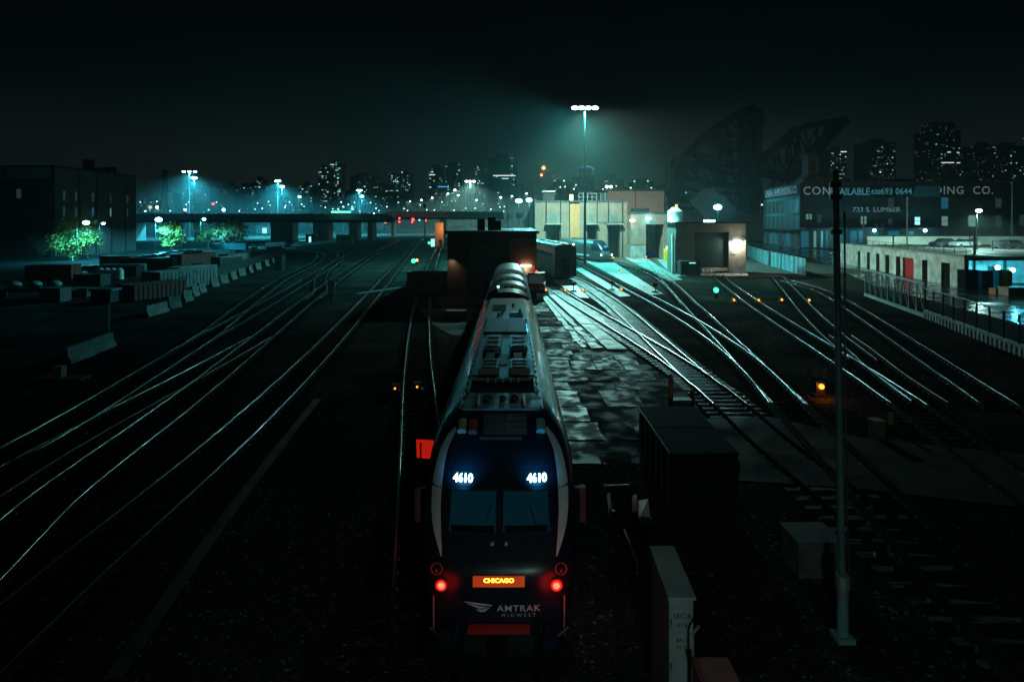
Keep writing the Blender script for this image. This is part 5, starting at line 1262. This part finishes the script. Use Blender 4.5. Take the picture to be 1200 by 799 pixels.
def container(label, x, yb, size, mat, rz=0, endmat=None, group=None, doors=True):
    p = gp(x,yb,GZ); t = thing('shipping_container', label, 'container', (p.x,p.y,GZ), rz, group); sx, sy, sz = size
    m = MB(); n = max(4,int(sy/.5))
    m.box(-sx/2+.04,sx/2-.04,.04,sy-.04,.12,sz-.06)
    for k in range(n):
        for s in (-1,1): m.box(s*(sx/2-.02)-.02,s*(sx/2-.02)+.02,.1+k*sy/n,.1+k*sy/n+.5*sy/n,.16,sz-.14)
    m.build('body', M[mat], t)
    MB().box(-sx/2,sx/2,0,sy,sz-.06,sz).build('roof', M['galv' if endmat else mat], t)
    if doors:
        for s in (-1,1):
            d = MB().box(min(s*.03,s*(sx/2-.06)),max(s*.03,s*(sx/2-.06)),-.03,.038,.16,sz-.12).build('door', M[endmat or mat], t)
            MB().cyl((s*.3,-.06,.2),(s*.3,-.06,sz-.2),.025,.025,6).build('lock_rod', M['galv'], d)
    return t
container('dull red container, the nearest one in the left yard', 146,353.5,(2.9,6.2,1.75),'dull_red',R(-24),None)
container('flat grey-topped container behind the nearest dull red one', 176,341,(3.4,8,2.3),'conc_dark',R(-24),'tan')
container('grey container with a lit pale end, right of the flat grey-topped one', 203,332,(2.6,6,2.2),'conc_dark',R(-24),'conc')
container('left one of two small dark red containers with white markings', 206,316,(2.5,6,2.6),'dull_red',R(-12),None)
container('right one of two small dark red containers with white markings', 219,314.5,(2.5,6,2.6),'dull_red',R(-12),None)
for dx_, lb_ in ((0,'206'),(1,'219')):
    box_ = [o for o in bpy.data.objects if o.get('category') == 'container' and 'white markings' in o.get('label','')][dx_]
    for k in range(3): MB().box(.25,.85,-.075,-.04,.6+k*.7,.85+k*.7).build('marking', M['white'], box_)
container('long pale teal container parked broadside in the left yard', 243,308,(9.5,2.6,2.6),'teal_box',R(8),None, doors=False)
container('pale cyan container further back, under the olive tree', 268,296,(9.0,2.6,2.5),'corr',R(6),None, doors=False)
container('dark container with a tan end, beside the barrier row', 253,316,(2.3,5,2.2),'dark_steel',R(-20),'tan')
container('dark container with a pale end, further along the barrier row', 288,304.5,(2.4,5,2.2),'dark_steel',R(-20),'white')
container('dark container with a cream end, furthest along the barrier row', 307,299.5,(2.5,6,2.2),'dark_steel',R(-20),'white')
container('squat pale yellow container at the back of the left yard', 134,312,(5.5,2.5,1.9),'yellow_wall',R(4),None, doors=False)
container('black container with a lit cyan roof edge in the middle of the left yard', 172,318,(8,3,2.2),'black',R(14),None, doors=False)
tq = thing('water_tank', 'set of three white ribbed plastic tanks standing together in the left yard', 'tanks', gp(118,328,GZ), R(-10))
for k in range(4): MB().cyl((k*1.05,0,.15),(k*1.05,0,1.45),.52,.52,14).cyl((k*1.05,0,1.45),(k*1.05,0,1.75),.52,.2,14).build('tank', M['white'], tq, 40)
hp_ = thing('hut_on_post', 'small flat-roofed box on a thin post at the near edge of the left yard', 'sign box', gp(127,388,GZ)); hz = 3.1
MB().cyl((0,0,0),(0,0,hz),.07,.07,8).build('post', M['galv'], hp_); MB().box(-1.15,.35,-.3,.7,hz-.9,hz+.0).build('box', M['black'], hp_); MB().box(-1.3,.5,-.4,.8,hz,hz+.18).build('roof', M['corr'], hp_)
# barrier blocks
BG = 'concrete barrier blocks along the left yard'
def barrier(label, x, y, rz, L=2.4, group=None, hs=1.0):
    p = gp(x,y,GZ); t = thing('concrete_barrier', label, 'barrier', (p.x,p.y,GZ), rz, group)
    m = MB(); pr = [(-.32,0),(-.30,.2),(-.14,.42),(-.09,.95),(.09,.95),(.14,.42),(.30,.2),(.32,0)]
    n = len(pr); pr = [(a,z*hs) for a,z in pr]; v = [(-L/2,a,z) for a,z in pr]+[(L/2,a,z) for a,z in pr]
    m.add(v,[tuple(range(n)),tuple(range(2*n-1,n-1,-1))]+[(i,n+i,n+(i+1)%n,(i+1)%n) for i in range(n)]); m.build('block', M['barrier'], t); return t
barrier('nearest concrete barrier, lying lower left beside a pale stone', 92,421,R(96),2.5)
barrier('second nearest concrete barrier, end to end with the one by the pale stone', 119,410,R(97),2.5)
barrier('low broad concrete barrier in front of the dull red container', 183,368,R(92),3.4)
for x, y, a in ((204,361,25),(219,353,60),(228,347,75),(236,343,70),(251,336,40),(262,332,30),(273,327.5,55),(283,323,20),(293,319.5,80),(302,316,35),(312,312,60),(320,309,75),(331.6,305,40)):
    barrier('pale concrete barrier block in the long row beside the left yard fence', x, y, R(79+a*.4-18), 1.35, BG, 1.25)
t = thing('stone_block', 'pale upright stone beside the nearest concrete barrier', 'stone', gp(70,444,GZ)); MB().box(-.22,.22,-.2,.2,0,.7).build('stone', M['tan'], t); MB().box(-1.1,1.4,-.4,.4,0,.12).build('slab', M['dull_red'], t)
crate('relay_box', 'black relay box with a pale side at the end of the barrier row', 'relay box', 326,315.5,(1.3,1.4,2.2),'black',det='conc_dark')
fa, fb = gp(190,352,GZ), gp(340,297.5,GZ); fd = fb-fa
fe = thing('board_fence', 'low dark board fence behind the barrier blocks of the left yard', 'fence', (fa.x-1.2,fa.y+.6,GZ), math.atan2(fd.y,fd.x)); LL = fd.length
m = MB(); n = int(LL/.22)
for k in range(n): m.box(k*LL/n,k*LL/n+.19,0,.04,.05,1.55+random.uniform(-.05,.05))
m.build('boards', M['fence_dark'], fe)
for k in range(int(LL/3)+1): MB().box(k*3-.07,k*3+.07,.05,.17,0,1.7).build('post', M['fence_dark'], fe)
ld = thing('flatbed_trailer', 'dark flatbed trailer loaded with pale wrapped bundles, left edge of the yard', 'trailer', gp(20,352,GZ), R(12))
MB().box(-4,5,0,2.4,.9,1.15).build('bed', M['dark_steel'], ld)
for x in (-2.5,3.6):
    for y in (.2,2.2): MB().cyl((x,y-.15,.45),(x,y+.15,.45),.45,.45,14).build('wheel', M['rubber'], ld)
for i in range(3): 
    m = MB(); m.ball((0,0,0),.7,12,7,sz=.6)
    o = m.build('bundle', M['teal_box' if i else 'conc_dark'], None, True); tag(o, ('grey wrapped bundle at the left end of the flatbed trailer','teal wrapped bundle in the middle of the flatbed trailer','teal wrapped bundle at the right end of the flatbed trailer')[i], 'bundle'); o.location = gp(20,352,GZ)+Vector((-1.2+i*1.9,1.1+i*.4,1.55))
for lab, x, y, sz_, mt in (('stack of dark pallets in the shadows left of the post box',58,352,(2.2,1.6,1.4),'wood'),('low pile of boards right of the shadowed pallets',88,346,(2.6,1.5,.9),'wood'),('dark skip bin below the white tanks',102,334,(3.5,2,1.5),'dark_steel'),('brown crate below the squat yellow container',98,330,(2.0,1.4,1.1),'tan'),('small dark crate near the lamp post tree',150,323,(2.5,2,1.6),'black'),('grey crate in front of the pale teal container',230,319,(1.6,1.2,1.5),'dark_steel')):
    crate('yard_crate', lab, 'crate', x, y, sz_, mt)
car('dark parked car at the far end of the left yard near the last containers', tuple(gp(322,296.5,GZ)), R(20), 'black'); car('red parked car at the far end of the left yard', tuple(gp(298,296,GZ)), R(15), 'red'); car('pale parked car beyond the furthest container of the left yard', tuple(gp(313,294.5,GZ)), R(10), 'galv')

PG = 'cars parked in rows in the left yard'
pc = None
for i, (x, y, rz_) in enumerate(((205,301,12),(216,300,12),(226,299.3,12),(268,300.5,10),(278,299.5,10),(296,292.5,8),(305,291.8,8),(316,291,8),(327,290.5,6),(336,293.5,6),(160,309,14),(172,307.5,14),(184,306,14),(104,322,18),(80,326,18),(190,303.5,12))):
    q = gp(x,y,GZ)
    if pc is None: pc = car('parked car standing in a row in the left yard', tuple(q), R(rz_), 'galv'); pc['group'] = PG
    else: dup(pc, tuple(q), R(rz_))
for lab, x, y, sz_, mt, e_ in (('tall pale box trailer between the small dark red containers and the teal one',232,311.5,(2.5,7,2.9),'corr','white'),('low cyan-roofed container behind the white ribbed tanks',140,322,(6,2.5,1.6),'corr',None),('rusty container at the left edge of the yard, below the dark street tree',56,330,(6,2.6,2.3),'dull_red',None),('pale container beside the far parked cars, nearest the viaduct',322,293.8,(5.5,2.5,2.4),'white',None),('grey container with a cream end between the barrier row and the teal container',262,311.5,(2.4,5,2.2),'conc_dark','tan')):
    container(lab, x, y, sz_, mt, R(8 if e_ is None else -18), e_, doors=e_ is not None)
# ------------------------------------------------------------------ distant city
win_me = {}
M['far_teal'] = glow('far_window_teal', (.25,.9,.9), 1.5); M['far_white'] = glow('far_window_white', (.8,1,.9), 1.1); M['far_warm'] = glow('far_window_warm', (1,.75,.5), .8); M['far_dim'] = glow('far_window_dim', (.3,.8,.75), .5)
for k in ('win_teal','win_white','win_warm','win_blue','far_teal','far_white','far_warm','far_dim'):
    b = MB().add([(-.5,0,-.5),(.5,0,-.5),(.5,0,.5),(-.5,0,.5)],[(0,1,2,3)]); o = b.build('lit_window', M[k]); win_me[k] = o.data; bpy.data.objects.remove(o)
def dimwin(name, seed, dens, st, sx=.26, sz=.3):
    """facade with faint window grid (some panes lit) as its own material pattern"""
    m = bpy.data.materials.new(name); m.use_nodes = True; t = m.node_tree; b = t.nodes['Principled BSDF']; b.inputs['Base Color'].default_value = (.04,.042,.045,1); b.inputs['Roughness'].default_value = .7
    co = t.nodes.new('ShaderNodeTexCoord'); mp = t.nodes.new('ShaderNodeMapping'); mp.inputs['Scale'].default_value = (sx,.2,sz); mp.inputs['Location'].default_value = (seed,seed*.7,seed*1.3)
    sn = t.nodes.new('ShaderNodeVectorMath'); sn.operation = 'FLOOR'; wn = t.nodes.new('ShaderNodeTexWhiteNoise'); wn.noise_dimensions = '3D'
    t.links.new(co.outputs['Object'], mp.inputs[0]); t.links.new(mp.outputs[0], sn.inputs[0]); t.links.new(sn.outputs[0], wn.inputs['Vector'])
    fr_ = t.nodes.new('ShaderNodeVectorMath'); fr_.operation = 'FRACTION'; t.links.new(mp.outputs[0], fr_.inputs[0]); sp = t.nodes.new('ShaderNodeSeparateXYZ'); t.links.new(fr_.outputs[0], sp.inputs[0])
    def gt(a, v, op='GREATER_THAN'):
        n = t.nodes.new('ShaderNodeMath'); n.operation = op; t.links.new(a, n.inputs[0]); n.inputs[1].default_value = v; return n.outputs[0]
    def mul(a, c):
        n = t.nodes.new('ShaderNodeMath'); n.operation = 'MULTIPLY'; t.links.new(a, n.inputs[0])
        if isinstance(c, float): n.inputs[1].default_value = c
        else: t.links.new(c, n.inputs[1])
        return n.outputs[0]
    lit = mul(gt(wn.outputs['Value'], 1-dens), mul(gt(sp.outputs[0], .35), gt(sp.outputs[2], .45)))
    cm = t.nodes.new('ShaderNodeMix'); cm.data_type = 'RGBA'; cm.inputs[6].default_value = (.25,.75,.75,1); cm.inputs[7].default_value = (.9,.8,.6,1); t.links.new(wn.outputs['Color'], cm.inputs[0])
    t.links.new(cm.outputs[2], b.inputs['Emission Color']); t.links.new(mul(lit, float(st)), b.inputs['Emission Strength'])
    try: m.cycles.emission_sampling = 'NONE'
    except Exception: pass
    return m
CM = [dimwin('city_facade_a', 3.1, .12, .08), dimwin('city_facade_b', 7.7, .07, .07), dimwin('city_facade_c', 12.3, .16, .06)]
def tower(x0, x1, yt, Y, label, lit=14, rows=None, group=None, mi=0, px=1.2, step=None, cols=('far_teal','far_white','far_dim','far_dim','far_dim','far_warm','far_teal')):
    a, b = ap(x0,yt,Y), ap(x1,yt,Y); h = a.z-GZ; W = b.x-a.x
    t = thing('city_tower', label, 'tower', (a.x,Y,GZ), 0, group)
    m = MB(); m.box(0,W,0,W*.8+12,0,h)
    m.build('facade', CM[mi], t)
    r = MB(); r.box(W*.25,W*.7,W*.2,W*.5,h,h+4+W*.08); r.build('roof_plant', M['city'], t)
    if step: MB().box(0,W*step,.5,W*.6,h,h*1.08).build('upper_tier', CM[mi], t)
    s = Y/F; rnd = random.Random(int(x0*31+yt))
    for k in range(int(lit*(2.6 if x0 < 850 else 1.5))):
        o = bpy.data.objects.new('lit_window', win_me[rnd.choice(cols)]); COL.objects.link(o); o.parent = t
        zz_ = h - rnd.uniform(2,1000)%(h*.85 if h > 60 else h*.6)
        o.location = (rnd.randint(1,max(2,int(W/s/2))-1)/max(2,int(W/s/2))*W, -.4, max(3,round(zz_/4)*4)); q = s*px*rnd.uniform(.5,1.15); o.scale = (q*rnd.choice((1,1,1.6)),1,q*.9)
    for yy, xa, xb, c in rows or ():
        p = ap((xa+xb)/2,yy,Y); o = bpy.data.objects.new('lit_window', win_me[c]); COL.objects.link(o); o.parent = t; o.location = (p.x-a.x,-.5,p.z-GZ); o.scale = ((xb-xa)*s,1,s*1.1)
    return t
tower(372,386,196,1200,'slim glittering apartment tower left of centre, left half', 14, mi=0)
tower(386,400,190,1250,'slim glittering apartment tower left of centre, taller right half', 24, mi=0)
tower(572,606,186,900,'big dark office block behind the bridge with one lit row of windows', 6, [(206,578,604,'win_white'),(209.5,588,596,'win_teal')], mi=1)
tower(455,468,205,1300,'grey tower rising above the road bridge, left of a twin', 12, mi=1); tower(469,482,202,1350,'grey tower right of its twin above the road bridge', 12, mi=1)
tower(502,520,197,1100,'tower with a blue neon bar behind the road bridge', 8, [(219,513,526,'win_blue'),(205,503,510,'win_white')], mi=2)
tower(521,540,193,1250,'hazy tall block just right of the neon bar tower', 12, mi=1); tower(556,572,196,1050,'narrow hazy block left of the big dark office block', 14, mi=0)
tower(297,309,210,1300,'low hazy tower above the left viaduct near the twin masts', 6, mi=0)
tower(410,436,206,1350,'broad faint block behind the far cyan masts', 6, mi=1)
tower(972,993,175,1100,'rounded slender tower with a bright top, just right of the raised bridge', 26, [(178,985,992,'win_white'),(180,974,977,'win_blue')], mi=0)
tower(1019,1050,166,1150,'dark glass tower with scattered lights left of the tallest one', 20, mi=0, cols=('far_teal','far_white','win_blue','far_dim','far_dim'))
tower(1093,1126,152,1200,'tallest skyline tower with a bright band of windows, right side', 26, [(190.8,1103,1118,'win_white'),(191,1121,1125,'win_white'),(178.5,1110,1114,'win_white'),(179,1121,1124,'win_white')], mi=1, step=.8)
tower(1146,1170,170,1250,'dim tower near the right edge with few lit windows', 9, mi=1); tower(1174,1204,171,1300,'dim tower at the right edge of the skyline', 14, mi=1)
tower(786,806,188,900,'dark bulky block behind the left bridge leaf', 3, mi=1)
tower(681,697,197,1300,'hazy block with a blue neon crown behind the tall mast', 8, [(195.5,681,694,'win_blue')], mi=2)
tower(626,662,205,1100,'broad block below the orange glow, left of the tall mast', 22, mi=2, px=1.0)
GC = 'low blocks of the distant city'
rnd = random.Random(5)
for x in list(range(160,460,24)) + list(range(440,640,22)) + list(range(640,800,20)) + list(range(960,1210,28)):
    x_ = x+rnd.uniform(-6,6); wd = rnd.uniform(14,28); yt = rnd.uniform(214,240) if x < 640 else (rnd.uniform(205,228) if x < 820 else rnd.uniform(196,214))
    tower(x_, x_+wd, yt, rnd.uniform(750,1500), 'low dark block in the hazy distant city, a few windows lit', rnd.randint(3,9), group=GC, mi=rnd.randint(0,2), px=1.0)
ng = thing('neon_sign', 'orange neon roof sign glowing in the haze behind the annex', 'neon sign', ap(637,197,1090))
MB().ball((0,-2,0),3.4,10,6).build('lamp', M['fire'], ng, True); MB().ball((-4,-2,-13),2.4,10,6).build('lamp', M['fire'], ng, True); MB().box(-5,4,0,4,-20,3).build('frame', M['city'], ng)
light(ng, (0,-14,4), 16000, (1,.30,.10), 3)
# traffic and small lights along the far roads
for lab, x, y, Y, mt, r in (('white lights of a distant car on the left road bridge',176,243,400,'win_warm',1.2),('warm light row at the foot of the smokestack',184,243,410,'lamp_warm',.9),('tiny cyan lamp on the viaduct near the left masts',217,246,300,'lamp_cy',.5),('tiny blue lamp pair at the left of the viaduct hump',262,246,300,'lamp_cy',.7),('small orange lamp under the bridge by the pale block',451.5,260,310,'orange_led',.8),('blue tail light of a vehicle on the bridge deck',413,245,330,'blue_led',.7),('tiny red beacon on a far rooftop above the viaduct',250,239,600,'red_led',1.2),('white lamp on the shop roof, beside the hood',641,228,160,'lamp_wht',.45),('white lamp on the shop roof, right of the hood',646,227,162,'lamp_wht',.5),('white lamp over the tall shop block, left',711,219,190,'lamp_wht',.4),('white lamp over the tall shop block, right',716,219,190,'lamp_wht',.4)):
    p = ap(x,y,Y); t = thing('distant_lamp', lab, 'lamp', p); MB().ball((0,0,0),r,8,6).build('lens', M[mt], t, True); MB().box(-r*.3,r*.3,-.1+r,.1+r,-r*2.4,r*.4).build('bracket', M['dark_steel'], t)

rnd = random.Random(77); DG = 'tiny far lamps along the horizon'
bs = None
for i in range(70):
    x = rnd.uniform(162,470) if i < 40 else (rnd.uniform(470,625) if i < 56 else rnd.uniform(650,790)); y = rnd.uniform(236,248) if x < 625 else rnd.uniform(212,222)
    p = ap(x, y, rnd.uniform(560,720))
    if bs is None:
        bs = thing('distant_lamp', 'tiny far street lamp glittering on the hazy horizon', 'lamp', p, 0, DG); lens_ = MB().ball((0,0,0),.62,8,6).build('lens', M['far_lamp'], bs, True); MB().box(-.15,.15,.5,.8,-9,.2).build('post', M['dark_steel'], bs)
    else: dup(bs, p)
# ------------------------------------------------------------------ the overpass the viewer stands on, with its underside lamp
op = thing('road_overpass', 'concrete road overpass behind the viewer with a lamp beneath its edge', 'bridge', (0,-12,GZ))
MB().box(-40,40,0,11.2,6.4,7.0).build('deck', M['conc_dark'], op)
ul = MB().box(1.2,2.6,11.25,11.45,5.9,6.1).build('bulkhead_lamp', M['lamp_teal'], op)
light(op, (1.9,11.7,5.7), 440, (.62,1.0,.92), .25, 104, (.02,1,-.60), .95)

# ------------------------------------------------------------------ haze
hz_ = MB().box(-2750,2750,-90,3750,GZ-1,330).build('haze', None)
hz_.data.materials.clear(); m = bpy.data.materials.new('haze'); m.use_nodes = True; t = m.node_tree
t.nodes.remove(t.nodes['Principled BSDF']); pv = t.nodes.new('ShaderNodeVolumePrincipled')
pv.inputs['Color'].default_value = (.78,.98,.97,1); pv.inputs['Density'].default_value = .00034; pv.inputs['Anisotropy'].default_value = .35
t.links.new(pv.outputs[0], t.nodes['Material Output'].inputs['Volume']); hz_.data.materials.append(m); stuff(hz_)
